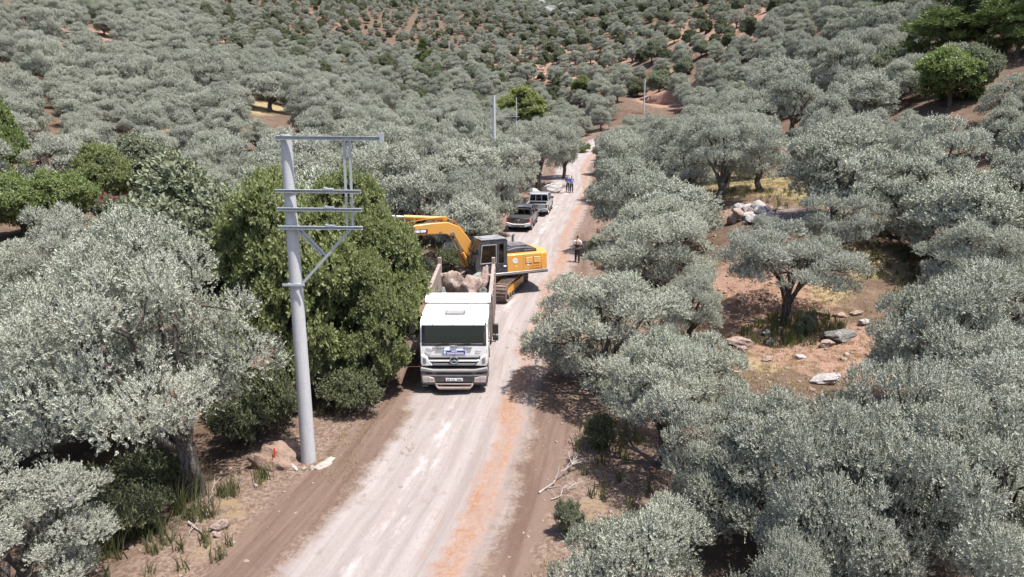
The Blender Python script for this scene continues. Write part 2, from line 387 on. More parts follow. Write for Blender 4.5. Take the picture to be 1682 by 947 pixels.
# ------------------------------------------------------------------ foliage
def leaf_mat(name, c_dark, c_mid, c_light, c_back, rough=.5, spec=.35, trans=.22, tcol=(.2, .25, .08)):
    k = NM(name); t = k.attr('tone'); g = k.n('ShaderNodeNewGeometry'); oi = k.n('ShaderNodeObjectInfo')
    x = k.mth('ADD', t, k.mth('MULTIPLY', k.mth('SUBTRACT', oi.outputs['Random'], .5), .40))
    c = k.mix(k.sm(x, .0, .55), c_dark, c_mid); c = k.mix(k.sm(x, .5, 1.05), c, c_light)
    c = k.mix(k.mth('MULTIPLY', k.mth('FRACT', k.mth('MULTIPLY', oi.outputs['Random'], 7.31)), .5), c, (.86, .94, .70), 'MULTIPLY')
    c = k.mix(g.outputs['Backfacing'], c, k.mix(k.mth('MULTIPLY', t, .5), c_back, c))
    s1 = k.bsdf(c, rough, 0, spec)
    tr = k.n('ShaderNodeBsdfTranslucent'); k.put(tr.inputs[0], tcol)
    ms = k.n('ShaderNodeMixShader'); k.put(ms.inputs[0], trans); k.t.links.new(s1, ms.inputs[1]); k.t.links.new(tr.outputs[0], ms.inputs[2])
    return k.done(ms.outputs[0])
M_olive = leaf_mat('olive_leaf', (.105, .111, .08), (.29, .298, .235), (.58, .585, .49), (.41, .415, .35), .5, .28, .08, (.20, .22, .12))
M_green = leaf_mat('broad_leaf', (.05, .058, .026), (.13, .145, .062), (.28, .30, .135), (.18, .195, .095), .55, .22, .28, (.28, .34, .08))
M_ggreen = leaf_mat('grey_green_leaf', (.06, .068, .042), (.135, .148, .095), (.30, .315, .215), (.22, .235, .165), .55, .2, .2, (.18, .22, .08))
M_bright = leaf_mat('bright_green_leaf', (.05, .07, .022), (.105, .14, .045), (.20, .24, .085), (.15, .18, .075), .45, .4, .28, (.25, .35, .05))
M_yellow = leaf_mat('yellow_green_leaf', (.09, .11, .03), (.17, .19, .06), (.27, .29, .10), (.2, .22, .09), .5, .35, .28, (.3, .35, .06))
M_pine = leaf_mat('pine_needle', (.035, .05, .02), (.085, .11, .035), (.19, .23, .07), (.12, .15, .05), .5, .3, .15, (.12, .2, .03))
M_dull = leaf_mat('dark_scrub_leaf', (.04, .047, .024), (.092, .10, .05), (.19, .20, .11), (.14, .15, .085), .5, .25, .12, (.12, .15, .06))
M_flower = leaf_mat('pink_petal', (.35, .05, .09), (.50, .10, .15), (.62, .22, .26), (.5, .1, .15), .5, .3, .25, (.6, .15, .2))
k = NM('olive_bark'); c = k.mapping(k.coord(), (6, 6, 1.1)); n = k.noise(2., c, 7, .7, .6); n2 = k.noise(7., c, 4, .6)
M_bark = k.done(k.bsdf(k.mix(k.sm(n, .35, .65), (.055, .045, .038), (.22, .19, .165)), .95, 0, .2, k.bump(k.mth('ADD', n, k.mth('MULTIPLY', n2, .5)), 1., .12)))
k = NM('brown_bark'); c = k.mapping(k.coord(), (6, 6, 1.5)); n = k.noise(3., c, 6, .7)
M_bark2 = k.done(k.bsdf(k.mix(n, (.04, .03, .025), (.14, .11, .09)), .95, 0, .2, k.bump(n, .8, .06)))

def norm(a): return a/(np.linalg.norm(a, axis=-1, keepdims=True)+1e-9)
def leaves(rs, P, D, L, M, ll, lw, tone, ang=(.5, 1.0), shape=.5, Nn=None, nj=.26):
    """N shoots at P along D, length L, M leaves each -> quads"""
    N = len(P); a = norm(np.cross(D, norm(rs.randn(N, 3)))); b = np.cross(D, a)
    V = np.empty((N, M, 4, 3)); T = np.empty((N, M, 4)); ph = rs.rand(N)*6.28
    for j in range(M):
        t = (.12+.88*(j+rs.rand(N)*.6)/M); th = ph+j*2.4
        S = a*np.cos(th)[:, None]+b*np.sin(th)[:, None]
        A_ = ang[0]+(ang[1]-ang[0])*rs.rand(N); A_ = A_*(1.25-.7*t)
        Ld = norm(D*np.cos(A_)[:, None]+S*np.sin(A_)[:, None]); B = P+D*(t*L)[:, None]
        Wd = norm(np.cross(Ld, norm(D*.8+rs.randn(N, 3)*.7))) if Nn is None else norm(np.cross(norm(Nn+rs.randn(N, 3)*nj), Ld))
        l_ = (ll*(.7+.6*rs.rand(N)))[:, None]; w_ = (lw*(.75+.5*rs.rand(N)))[:, None]
        V[:, j, 0] = B; V[:, j, 1] = B+Ld*l_*shape+Wd*w_/2; V[:, j, 2] = B+Ld*l_; V[:, j, 3] = B+Ld*l_*shape-Wd*w_/2
        T[:, j, :] = np.clip(tone+rs.randn(N)*.09+.22*(j/M-.4), 0, 1.2)[:, None]
    V = V.reshape(-1, 3); return V, np.arange(len(V)).reshape(-1, 4), T.ravel()
def tree_shape(rs, R, H, zlow=.2, nl=8, nc=8, lobe=.46, clump=.25, flat=.85, irr=.17):
    """hierarchical crown: lobes, then clumps on the lobes"""
    cz = H*(zlow+1)/2; rz = H*(1-zlow)/2; lobes = []
    for i in range(nl):
        best = None
        for _ in range(12):
            d = rs.randn(3); d /= np.linalg.norm(d)
            if d[2] < -.55: d[2] = -d[2]
            s = min([np.linalg.norm(d-q[1]) for q in lobes] or [9])
            if best is None or s > best[0]: best = (s, d)
        d = best[1]; f = .5+.14*rs.rand(); r = lobe*R*(.8+.4*rs.rand())
        lobes.append((np.array([d[0]*R*f, d[1]*R*f, cz+d[2]*rz*f]), d, r))
    g1, g2, g3 = rs.randn(3)*1.5, rs.randn(3)*2.4, rs.rand(2)*6.28
    clumps = []; nt = nl*nc; L_ = np.array([q[0] for q in lobes])
    for i in range(nt):
        best = None
        for _ in range(10):
            e = rs.randn(3); e /= np.linalg.norm(e)
            if e[2] < -.75: e[2] = -e[2]
            f = (.42+.52*rs.rand()**.6)*(1+irr*math.sin(g1@e+g3[0])+irr*.8*math.sin(g2@e+g3[1])); q = np.array([e[0]*R*f, e[1]*R*f, cz+e[2]*rz*f])
            near = L_-q; near = np.linalg.norm(near, axis=1); pull = L_[near.argmin()]; q = q+(pull-q)*.12
            s = min([np.linalg.norm(q-c_[0]) for c_ in clumps] or [9])
            if best is None or s > best[0]: best = (s, q, int(near.argmin()))
        clumps.append((best[1], clump*R*(.5+.95*rs.rand()**1.3), best[2]))
    return lobes, clumps
def crown_mesh(name, rs, clumps, R, H, mat, n, M, ll, lw, slen, outw=.75, up=.55, shape=.5, flat=.8, inner=.45, ang=(.5, 1.0)):
    r = np.array([c[1] for c in clumps]); cc = np.array([c[0] for c in clumps]); ct_ = rs.rand(len(clumps))*.5+.2
    ci = rs.choice(len(clumps), n, p=r**2/(r**2).sum())
    cen = np.array([0, 0, H*.5]); od = norm(cc[ci]-cen)
    e = norm(norm(rs.randn(n, 3))+od*.35+np.array([0, 0, .28])); shell = rs.rand(n) < .8; e[:, 2] = np.where(shell & (e[:, 2] < -.15), -e[:, 2]*.8, e[:, 2]); e = norm(e)
    rf = np.where(shell, .84+.2*rs.rand(n), .75*rs.rand(n)**.5)
    wob = 1+.16*np.sin(e[:, 0]*5+ct_[ci]*40)*np.sin(e[:, 1]*5+ct_[ci]*77)
    P = cc[ci]+e*(r[ci]*rf*wob)[:, None]*np.array([1, 1, flat])
    D = norm(e*outw+np.array([0, 0, up])+rs.randn(n, 3)*.34)
    tone = ct_[ci]*.6+.25*rs.rand(n)
    Nn = norm(e+od*.2+np.array([0, 0, .25]))
    V, F, T = leaves(rs, P-D*slen*.4, D, np.full(n, slen)*(.6+.8*rs.rand(n))*np.where(rs.rand(n) < .1, 1.9, 1.), M, ll, lw, tone, ang, shape, Nn)
    return set_mesh(name, V, F, mat, False, {'tone': T})
def trunk_mesh(name, rs, lobes, clumps, H, mat, r0=.28, split=.26, off=(0, 0), n=10, twigs=True, gnarl=.25):
    vs_, fs_ = [], []
    def limb(path, ra, rb, nn, gn):
        b = len(vs_); path = [np.array(p, float) for p in path]; m = len(path); ph = rs.rand()*6.28; k1 = rs.randint(2, 4); k2 = rs.randint(4, 7)
        for i, p in enumerate(path):
            d = path[min(i+1, m-1)]-path[max(i-1, 0)]; d /= np.linalg.norm(d)+1e-9
            x = np.cross(d, [.3, 1, .2]); x /= np.linalg.norm(x); y = np.cross(d, x); t = i/(m-1); rr = ra+(rb-ra)*t**.8
            for j in range(nn):
                a = 2*math.pi*j/nn; q = rr*(1+gn*(.6*math.sin(k1*a+ph+t*3)+.4*math.sin(k2*a+ph*2-t*2)))
                vs_.append(p+x*math.cos(a)*q+y*math.sin(a)*q)
        for i in range(m-1):
            for j in range(nn): fs_.append((b+i*nn+j, b+i*nn+(j+1) % nn, b+(i+1)*nn+(j+1) % nn, b+(i+1)*nn+j))
    def bend(a, b, m, amp, sag=0):
        a = np.array(a, float); b = np.array(b, float); o1 = rs.randn(3)*amp; o2 = rs.randn(3)*amp*.6; out = []
        for i in range(m):
            t = i/(m-1); out.append(a+(b-a)*t+o1*math.sin(math.pi*t)+o2*math.sin(2*math.pi*t)+np.array([0, 0, sag*math.sin(math.pi*t)]))
        return out
    bx, by = off; top = np.array([bx*.95, by, H*split])
    p = bend((bx, by, -.25), top, 9, .08*H*.25); vs0 = len(vs_)
    limb(p, r0, r0*.78, n+4, gnarl)
    for q in range(n+4):                                    # flared foot
        for lev, f in ((0, 1.7), (1, 1.28)):
            v = vs_[vs0+lev*(n+4)+q]; c_ = p[lev]; vs_[vs0+lev*(n+4)+q] = c_+(v-c_)*f
    for li, (c, d, r) in enumerate(lobes):
        limb(bend(top-np.array([0, 0, .12]), c, 7, .09*H*.3, .1), r0*.52*(.8+.4*rs.rand()), r0*.2, n-2, .12)
    if twigs:
        for q, r, li in clumps: limb(bend(lobes[li][0], q, 4, .08), r0*.17, r0*.06, 5, 0)
    return set_mesh(name, np.array(vs_), np.array(fs_), mat, True)

class Kind: pass
def make_variant(seed, R, H, lod, leafmat=M_olive, barkmat=M_bark, style='olive', off=(0, 0), zlow=.07):
    rs = np.random.RandomState(seed); q = Kind(); q.R, q.H = R, H
    if style == 'olive':
        lobes, cl = tree_shape(rs, R, H, zlow, 8, 7, .50, .222, .95, .19)
        if lod == 'near': q.crown = crown_mesh('olive_crown', rs, cl, R, H, leafmat, 13000, 13, .072, .0225, .17)
        else: q.crown = crown_mesh('olive_crown', rs, cl, R, H, leafmat, 8200, 9, .10, .038, .17)
        q.trunk = trunk_mesh('olive_trunk', rs, lobes, cl, H, M_bark, .27, .24, off, 10)
    elif style == 'broad':
        lobes, cl = tree_shape(rs, R, H, .06, 10, 6, .46, .235, .95, .22)
        if lod == 'near': q.crown = crown_mesh('broad_crown', rs, cl, R, H, leafmat, 8000, 10, .14, .085, .30, .8, .3, .5, .9, .45, (.7, 1.3))
        else: q.crown = crown_mesh('broad_crown', rs, cl, R, H, leafmat, 5200, 8, .17, .10, .30, .8, .3, .5, .9, .45, (.7, 1.3))
        q.trunk = trunk_mesh('broad_trunk', rs, lobes, cl, H, M_bark2, .2, .3, off, 8, True, .12)
    elif style == 'bush':
        lobes, cl = tree_shape(rs, R, H, .04, 6, 5, .5, .27, .8, .34)
        q.crown = crown_mesh('bush_crown', rs, cl, R, H, leafmat, 2200, 8, .11, .05, .26, .8, .4, .5, .8, .3)
        q.trunk = trunk_mesh('bush_stem', rs, lobes, cl[:8], H, M_bark2, .06, .18, off, 6, True, .1)
    elif style == 'pine':
        rs2 = rs; cl = []; lobes = []
        for i in range(46):
            z = H*(.16+.84*rs.rand()); rr = R*(1-((z/H-.16)/.86)**1.4)*(.45+.55*rs.rand()); a = rs.rand()*6.28
            cl.append((np.array([rr*math.cos(a), rr*math.sin(a), z-.12*rr]), .24*R*(.7+.5*rs.rand()), i % 5))
        for i in range(5): lobes.append((np.array([0, 0, H*(.3+.16*i)]), np.array([0, 0, 1.]), R*.4))
        q.crown = crown_mesh('pine_crown', rs, cl, R, H, leafmat, 3600, 9, .22, .05, .4, .6, .5, .5, .55, .3)
        q.trunk = trunk_mesh('pine_trunk', rs, lobes, cl, H, M_bark2, .17, .3, off, 8, True, .05)
    co = np.empty(len(q.crown.vertices)*3, np.float32); q.crown.vertices.foreach_get('co', co); co = co.reshape(-1, 3)
    q.R = float(np.percentile(np.hypot(co[:, 0], co[:, 1]), 97)); q.H = float(np.percentile(co[:, 2], 99.6)); return q
NEAR = [make_variant(11+i*7, 2.8, 5.0, 'near') for i in range(5)]
MID = [make_variant(101+i*5, 2.8, 5.0, 'mid') for i in range(6)]
HERO = make_variant(311, 3.7, 6.6, 'near', off=(1.25, .15), zlow=.13)
OPEN = [make_variant(511+i*9, 2.8, 5.0, 'near', zlow=.40) for i in range(2)]
GREEN = [make_variant(401, 2.6, 6.0, 'near', M_green, style='broad'), make_variant(409, 2.6, 6.0, 'near', M_green, style='broad')]
GGREEN = make_variant(421, 2.6, 6.0, 'near', M_ggreen, style='broad')
GMID = {'green': make_variant(431, 2.6, 5.0, 'mid', M_green, style='broad'), 'bright': make_variant(433, 2.6, 4.0, 'mid', M_bright, style='broad'),
        'ggreen': make_variant(437, 2.6, 5.0, 'mid', M_ggreen, style='broad'), 'yellow': make_variant(439, 2.4, 6.0, 'mid', M_yellow, style='broad'), 'dull': make_variant(443, 2.6, 4.0, 'mid', M_dull, style='broad')}
PINE = make_variant(451, 2.6, 7.0, 'mid', M_pine, style='pine')
BUSH = {'dull': make_variant(461, 1.2, 1.6, 'bush', M_dull, style='bush'), 'green': make_variant(463, 1.2, 1.6, 'bush', M_bright, style='bush'), 'ggreen': make_variant(467, 1.2, 1.6, 'bush', M_ggreen, style='bush')}
TREES = []
def plant(kind, x, y, R, H, rz, label, name='olive_tree', cat='olive tree', group=None, tilt=(0, 0), sink=.05):
    r = empty(name, (x, y, hz(x, y)-sink), rz, label, cat, group); an = rg.uniform(.88, 1.13); s = (R/kind.R*an, R/kind.R/an, H/kind.H)
    r.rotation_euler = (rg.uniform(-.07, .07), rg.uniform(-.07, .07), rz) if kind is not HERO else (0, 0, rz)
    for nm, me in (('crown', kind.crown), ('trunk', kind.trunk)):
        o = link(nm, me, r); o.scale = s
    TREES.append((x, y, R)); return r
rg = random.Random(3)
def by_px(px, pyb, pyt, w):
    p = hit(px, pyb); d = project(p)[2]; v = (473.5-pyt)/FPX
    a = PITCH-math.atan(v); ztop = CAM_Z-p[1]*math.tan(a); return p, d, w/2/FPX*d, max(1.0, ztop-p[2])

if DBG:
    for a in ANCH[:31]:
        p = hit(a[0], a[1]); print('anch', a, round(float(project(p)[2]), 1), p.round(1))

# ------------------------------------------------------------------ common materials
M_white = paint('white_paint', (.78, .78, .77), (.50, .42, .36), .45, .35, 0, .3)
M_lgrey = paint('light_grey_plastic', (.20, .20, .21), (.34, .28, .24), .5, .5)
M_mgrey = paint('grey_plastic', (.075, .075, .08), (.30, .24, .20), .5, .55)
M_black = plain('black_rubber', (.022, .021, .02), .75)
M_blackp = paint('black_plastic', (.02, .02, .021), (.2, .16, .13), .25, .5)
M_tyre = paint('tyre_rubber', (.028, .027, .026), (.26, .20, .165), .7, .85)
M_steel = paint('bare_steel', (.42, .42, .43), (.32, .25, .2), .5, .42, .8)
M_galv = paint('galvanised_steel', (.44, .46, .49), (.36, .35, .34), .5, .5, .45)
M_chrome = plain('bright_metal', (.75, .75, .76), .2, 1.)
M_lens = plain('lamp_lens', (.72, .72, .70), .12, 0, .6, .15, 30)
M_lensd = plain('dusty_lamp_lens', (.50, .42, .39), .3, 0, .5, .2, 30)
M_red = plain('red_lens', (.45, .025, .03), .2)
M_amber = plain('amber_lens', (.6, .22, .03), .25)
M_blue = plain('blue_plate', (.035, .06, .34), .4)
M_whitep = plain('white_plate', (.8, .8, .8), .45, 0, .5, .08)
M_ink = plain('black_ink', (.03, .03, .035), .6)
M_paper = plain('paper', (.8, .8, .78), .8, 0, .2, .06)
M_yellow2 = paint('yellow_paint', (.60, .285, .05), (.40, .26, .16), .35, .42, 0, .2)
M_orange = paint('louvre_orange', (.34, .13, .015), (.2, .12, .07), .4, .6)
M_char = paint('charcoal_paint', (.020, .023, .030), (.3, .25, .21), .22, .5, 0, .0)
M_track = paint('rusty_track_steel', (.17, .12, .10), (.38, .28, .22), .8, .75, .3, 0, 5)
M_rustbed = paint('dusty_tipper_steel', (.28, .23, .205), (.22, .14, .105), .7, .7, .1)
M_dgrey = paint('dark_grey_metallic', (.05, .052, .056), (.36, .30, .27), .35, .35, .5, .6)
M_silver = paint('silver_metallic', (.36, .37, .38), (.46, .40, .36), .35, .32, .4, .6)
M_dash = plain('dashboard', (.03, .03, .032), .7)
M_seat = plain('seat_fabric', (.06, .06, .07), .9)
k = NM('tinted_glass')
lw = k.n('ShaderNodeLayerWeight'); lw.inputs[0].default_value = .35
tr = k.n('ShaderNodeBsdfTransparent'); k.put(tr.inputs[0], (.12, .135, .14)); gl = k.n('ShaderNodeBsdfGlossy'); k.put(gl.inputs[0], (.9, .95, 1.)); gl.inputs['Roughness'].default_value = .03
ms = k.n('ShaderNodeMixShader'); k.put(ms.inputs[0], k.mth('ADD', k.mth('MULTIPLY', lw.outputs['Facing'], .5), .05)); k.t.links.new(tr.outputs[0], ms.inputs[1]); k.t.links.new(gl.outputs[0], ms.inputs[2])
M_glass = k.done(ms.outputs[0])
k = NM('concrete'); c = k.coord(); n = k.noise(3., k.mapping(c, (3, 3, .5)), 6, .65); n2 = k.noise(40., c, 3)
col = k.mix(n, (.34, .335, .34), (.52, .515, .52)); col = k.mix(k.mth('MULTIPLY', k.sm(n2, .55, .7), .5), col, (.25, .245, .245))
sepz = k.n('ShaderNodeSeparateXYZ'); k.put(sepz.inputs[0], c); band = k.sm(k.mth('ABSOLUTE', k.mth('SUBTRACT', k.mth('FRACT', k.mth('MULTIPLY', sepz.outputs[2], 1.6)), .5)), .485, .5)
col = k.mix(k.mth('MULTIPLY', band, .35), col, (.2, .2, .2))
M_conc = k.done(k.bsdf(col, .85, 0, .3, k.bump(n2, .3, .01)))
k = NM('broken_concrete'); n = k.noise(4., k.coord(), 6, .7); M_conc2 = k.done(k.bsdf(k.mix(n, (.20, .17, .15), (.40, .37, .34)), .95, 0, .2, k.bump(n, .8, .05)))
def rock_mat(name, a, b, c2, lich=.3):
    k = NM(name); c = k.coord(); n = k.noise(1.6, c, 8, .68, .4); n2 = k.noise(7., c, 6, .7); oi = k.n('ShaderNodeObjectInfo')
    col = k.mix(k.sm(n, .3, .7), a, b); col = k.mix(k.sm(n2, .5, .68), col, c2)
    cr = k.sm(k.voro(1.1, k.mapping(c, (1, 1, 1.6)), 'Distance'), .0, .06)
    col = k.mix(k.mth('MULTIPLY', k.sm(k.noise(3.3, c, 5, .7), .56, .66), lich), col, (.12, .12, .10))
    return k.done(k.bsdf(col, .93, 0, .2, k.bump(k.mth('ADD', n, k.mth('MULTIPLY', n2, .5)), 1., .18)))
M_rock = rock_mat('pale_limestone', (.30, .27, .255), (.47, .44, .425), (.38, .35, .34), .5)
M_rockp = rock_mat('pinkish_limestone', (.26, .175, .14), (.38, .31, .275), (.21, .13, .10), .4)
M_rockg = rock_mat('grey_mossy_rock', (.13, .14, .12), (.34, .35, .33), (.45, .44, .42), .7)
M_rockd = rock_mat('dark_grey_rock', (.10, .095, .09), (.24, .23, .22), (.33, .32, .31), .6)
M_mound = rock_mat('dug_earth', (.22, .145, .11), (.30, .215, .17), (.18, .115, .085), .15)
M_bank = rock_mat('red_earth_bank', (.26, .14, .10), (.34, .22, .17), (.20, .10, .07), .2)
M_crag = rock_mat('grey_crag', (.17, .165, .155), (.30, .29, .28), (.22, .21, .20), .6)

_tri = {}
def text_mesh(txt, size, depth, mat, name, parent, loc, rot, align='CENTER'):
    cu = bpy.data.curves.new(name, 'FONT'); cu.body = txt; cu.size = size; cu.extrude = depth; cu.align_x = align; cu.align_y = 'CENTER'
    to = bpy.data.objects.new(name, cu); C.objects.link(to); dg = bpy.context.evaluated_depsgraph_get()
    me = bpy.data.meshes.new_from_object(to.evaluated_get(dg)); bpy.data.objects.remove(to); me.materials.clear(); me.materials.append(mat)
    return link(name, me, parent, loc, rot)
def wheel(root, name, c, R, w, side, M_rim, dual=False, spokes=10):
    """c = centre; axle along x; side=+1 outer face toward +x"""
    x = c[0]
    tw = MB(); pr = [(-w/2, R*.62), (-w/2, R*.93), (-w/2+.03, R*.99), (-w*.2, R), (w*.2, R), (w/2-.03, R*.99), (w/2, R*.93), (w/2, R*.62)]
    tw.lathe(c, (1, 0, 0), pr, 32)
    for i in range(28):
        a = 2*math.pi*i/28; y = math.cos(a)*R; z = math.sin(a)*R
        tw.bar((x-w*.42, c[1]+y, c[2]+z), (x+w*.42, c[1]+math.cos(a+.06)*R, c[2]+math.sin(a+.06)*R), .05, .02, up=(0, math.cos(a), math.sin(a)))
    t = tw.build(name, M_tyre, root, smooth=True)
    r = MB(); o = side*w*.5
    r.lathe((x, c[1], c[2]), (side, 0, 0), [(-.02, .001), (.0, R*.16), (w*.38, R*.17), (w*.38, R*.28), (w*.15, R*.30), (w*.12, R*.52), (w*.46, R*.6), (w*.46, R*.65), (w*.3, R*.66)], 32)
    for i in range(spokes):
        a = 2*math.pi*i/spokes; r.cyl((x+side*w*.3, c[1]+math.cos(a)*R*.23, c[2]+math.sin(a)*R*.23), (x+side*w*.42, c[1]+math.cos(a)*R*.23, c[2]+math.sin(a)*R*.23), .02, n=6)
    r.build('rim', M_rim, t, smooth=True); return t

# ------------------------------------------------------------------ boulders
def rock_me(name, seed, sx, sy, sz, mat, cuts=9, rough=.1, sub=4, hollow=0):
    rs = np.random.RandomState(seed); bm = bmesh.new(); bmesh.ops.create_icosphere(bm, subdivisions=sub, radius=1.)
    V = np.array([v.co[:] for v in bm.verts])
    for _ in range(cuts):
        d = rs.randn(3); d /= np.linalg.norm(d); h = .55+.3*rs.rand(); s = V@d-h; V -= np.where(s > 0, s, 0)[:, None]*d*.92
    for f, a in ((2.2, 1.), (4.5, .5), (9, .25)):
        for _ in range(4):
            k_ = rs.randn(3)*f; V *= (1+rough*a*np.sin(V@k_+rs.rand()*6)[:, None]*.5)
    V *= np.array([sx, sy, sz])
    for v, p in zip(bm.verts, V): v.co = p
    me = bpy.data.meshes.new(name); bm.to_mesh(me); bm.free(); me.materials.append(mat)
    for p in me.polygons: p.use_smooth = True
    me.set_sharp_from_angle(angle=rad(38)); return me
def rock_at(px, py, wpx, hm, mat, seed, label, group=None, dep=.6, name='boulder', cat='boulder', sink=.35, rz=0, tilt=0):
    p = hit(px, py); d = project(p)[2]; w = wpx/FPX*d/2
    o = link(name, rock_me(name, seed, w, w*dep, hm/1.6, mat), None, (p[0], p[1], p[2]+hm/1.6*(1-sink*1.4)), (tilt, tilt*.6, rz)); return tag(o, label, cat, group)

# ------------------------------------------------------------------ tipper truck (front faces -y)
def make_truck():
    p = flat_hit(747, 645); x0, y0 = -2.06, p[1]+.05
    slope = math.atan(.035)
    R = empty('dump_truck', (x0, y0, hz(x0, y0+3)-.035*3+.02), 0, 'white tipper lorry with steel bed of boulders facing down the gravel road', 'truck'); R.rotation_euler = (slope, 0, 0)
    hw = 1.2
    # cab shell: side panels and back, roof, lower front
    b = MB()
    side = [(.06, 1.12), (.0, 1.55), (.03, 1.93), (.22, 2.78), (.42, 2.98), (.9, 3.10), (1.98, 3.12), (2.05, 3.0), (2.05, 1.0), (1.9, 1.0), (1.86, 1.3), (1.55, 1.55), (.95, 1.55), (.62, 1.3), (.55, 1.1)]
    for s in (-1, 1): b.prism(side, 'x', s*hw, s*(hw-.07))
    b.build_each('cab_side', M_white, R, bevel=.03)
    b = MB(); b.box(-hw+.08, hw-.08, 1.97, 2.04, 1.0, 3.08); b.build('cab_back', M_white, R)
    b = MB(); b.prism([(.215, 2.77), (.42, 2.985), (.9, 3.11), (1.99, 3.13), (1.99, 3.05), (.95, 3.03), (.47, 2.9), (.27, 2.73)], 'x', -hw+.06, hw-.06); rf = b.build('cab_roof', M_white, R, .09, seg=4)
    b = MB(); b.box(-.37, .37, .72, 1.22, 3.07, 3.15); b.build('roof_hatch', M_mgrey, rf, .03)
    b = MB(); b.box(-.30, .30, .79, 1.15, 3.148, 3.162); b.build('hatch_pane', M_lgrey, rf, .01)
    b = MB(); b.prism([(.0, 1.55), (.03, 1.93), (.09, 1.95), (.09, 1.5)], 'x', -hw+.05, hw-.05); b.prism([(.0, 1.12), (.0, 1.56), (.09, 1.56), (.09, 1.12)], 'x', -hw+.05, -.92); b.prism([(.0, 1.12), (.0, 1.56), (.09, 1.56), (.09, 1.12)], 'x', .92, hw-.05)
    b.build_each('front_panel', M_white, R, bevel=.02)
    # interior
    b = MB(); b.box(-hw+.08, hw-.08, .12, 1.95, 1.52, 1.6); b.box(-hw+.1, hw-.1, .1, .55, 1.6, 1.86); b.build('dashboard', M_dash, R, .03)
    for s in (-.62, .62):
        b = MB(); b.box(s-.27, s+.27, .95, 1.45, 1.6, 1.95); b.prism([(1.38, 1.9), (1.5, 1.9), (1.66, 2.72), (1.52, 2.74)], 'x', s-.25, s+.25); b.build('seat', M_seat, R, .05)
    b = MB(); b.ring((.62, .72, 2.02), (0, -.75, .66), .23, .018, 24, 6); b.build('steering_wheel', M_blackp, R, smooth=True)
    b = MB(); b.box(-.02, .34, .15, .34, 1.875, 1.905); b.box(-.85, -.6, .14, .26, 1.872, 1.89); b.build_each('paper', M_paper, R, bevel=.01)
    b = MB(); b.box(-hw+.075, hw-.075, 1.90, 1.95, 1.3, 3.0); b.build('cab_lining', M_dash, R)
    # windscreen and frame
    b = MB(); b.prism([(.045, 1.97), (.20, 2.70), (.215, 2.70), (.06, 1.97)], 'x', -1.06, 1.06); b.build('windscreen', M_glass, R)
    b = MB(); b.prism([(.02, 1.9), (.035, 1.985), (.08, 1.985), (.07, 1.9)], 'x', -1.15, 1.15); b.prism([(.19, 2.67), (.21, 2.79), (.26, 2.79), (.24, 2.67)], 'x', -1.12, 1.12)
    for s in (-1, 1): b.bar((s*1.09, .045, 1.95), (s*1.07, .205, 2.74), .09, .05)
    b.build('windscreen_frame', M_blackp, R, .015)
    k = NM('green_tint_visor'); M_vis = k.done(k.bsdf((.50, .58, .55), .25, 0, .5))
    b = MB(); b.prism([(-.02, 2.74), (.1, 2.80), (.26, 2.85), (.26, 2.87), (.08, 2.825), (-.05, 2.755)], 'x', -1.1, 1.1); vz = b.build('sun_visor', M_vis, R, .008)
    b = MB()
    for x in (-.72, 0, .72): b.bar((x, -.045, 2.765), (x, .25, 2.875), .03, .012)
    b.build_each('visor_bracket', M_blackp, vz)
    for x in (-.72, .05):
        b = MB(); b.bar((x, -.01, 1.955), (x+.55, .03, 2.0), .03, .02); b.bar((x+.1, .0, 1.93), (x+.28, .005, 1.97), .02, .02); b.build('wiper', M_black, R)
    b = MB(); b.box(-.62, -.32, -.022, .03, 1.83, 1.88); b.box(.34, .64, -.022, .03, 1.83, 1.88); b.box(-.12, .12, -.03, .03, 1.87, 1.925); b.build_each('step_recess', M_lgrey, R, bevel=.015)
    # grille
    b = MB(); b.box(-.93, .93, .02, .08, 1.12, 1.56); gr = b.build('grille', M_mgrey, R)
    for z, w, h in ((1.525, .9, .035), (1.37, .93, .05), (1.215, .78, .05)):
        b = MB(); b.prism([(-w, z), (-w+.1, z-h), (w-.1, z-h), (w, z), (w-.06, z+h*.5), (-w+.06, z+h*.5)], 'y', -.035, .03); b.build('grille_slat', M_lgrey if z != 1.37 else M_white, gr, .01)
    for z in (1.46, 1.29):
        b = MB(); b.box(-.72, .72, .0, .03, z-.035, z+.035); b.build_each('grille_slot', M_black, gr)
    b = MB(); b.ring((0, -.05, 1.40), (0, 1, 0), .145, .02, 32, 8)
    for a in (90, 210, 330):
        ca, sa = math.cos(rad(a)), math.sin(rad(a)); px_, pz = -sa*.035, ca*.035
        b.add([(ca*.14, -.055, 1.4+sa*.14), (px_, -.05, 1.4+pz), (0, -.075, 1.4), (-px_, -.05, 1.4-pz)], [(0, 1, 2), (0, 2, 3)])
    b.build('star_emblem', M_chrome, gr)
    b = MB(); b.cyl((0, -.03, 1.4), (0, .03, 1.4), .15, n=32); b.build('emblem_disc', M_black, gr)
    for s in (-1, 1):
        b = MB(); b.prism([(s*1.16, 1.60), (s*1.02, 1.56), (s*.76, 1.16), (s*1.15, 1.14), (s*1.19, 1.3)], 'y', -.04, .05); hl = b.build('headlight', M_lens, R, .02)
        b = MB(); b.prism([(s*1.10, 1.52), (s*1.0, 1.47), (s*.98, 1.28), (s*1.06, 1.22), (s*1.12, 1.3)], 'y', -.05, -.03); b.build('lamp_trim', M_lgrey, hl, .008)
    # bumper
    b = MB(); b.prism([(-hw, .95), (-hw+.03, 1.08), (-.75, 1.0), (.75, 1.0), (hw-.03, 1.08), (hw, .95), (hw, .45), (hw-.08, .36), (-hw+.08, .36), (-hw, .45)], 'y', -.12, .5); bp = b.build('bumper', M_mgrey, R, .03)
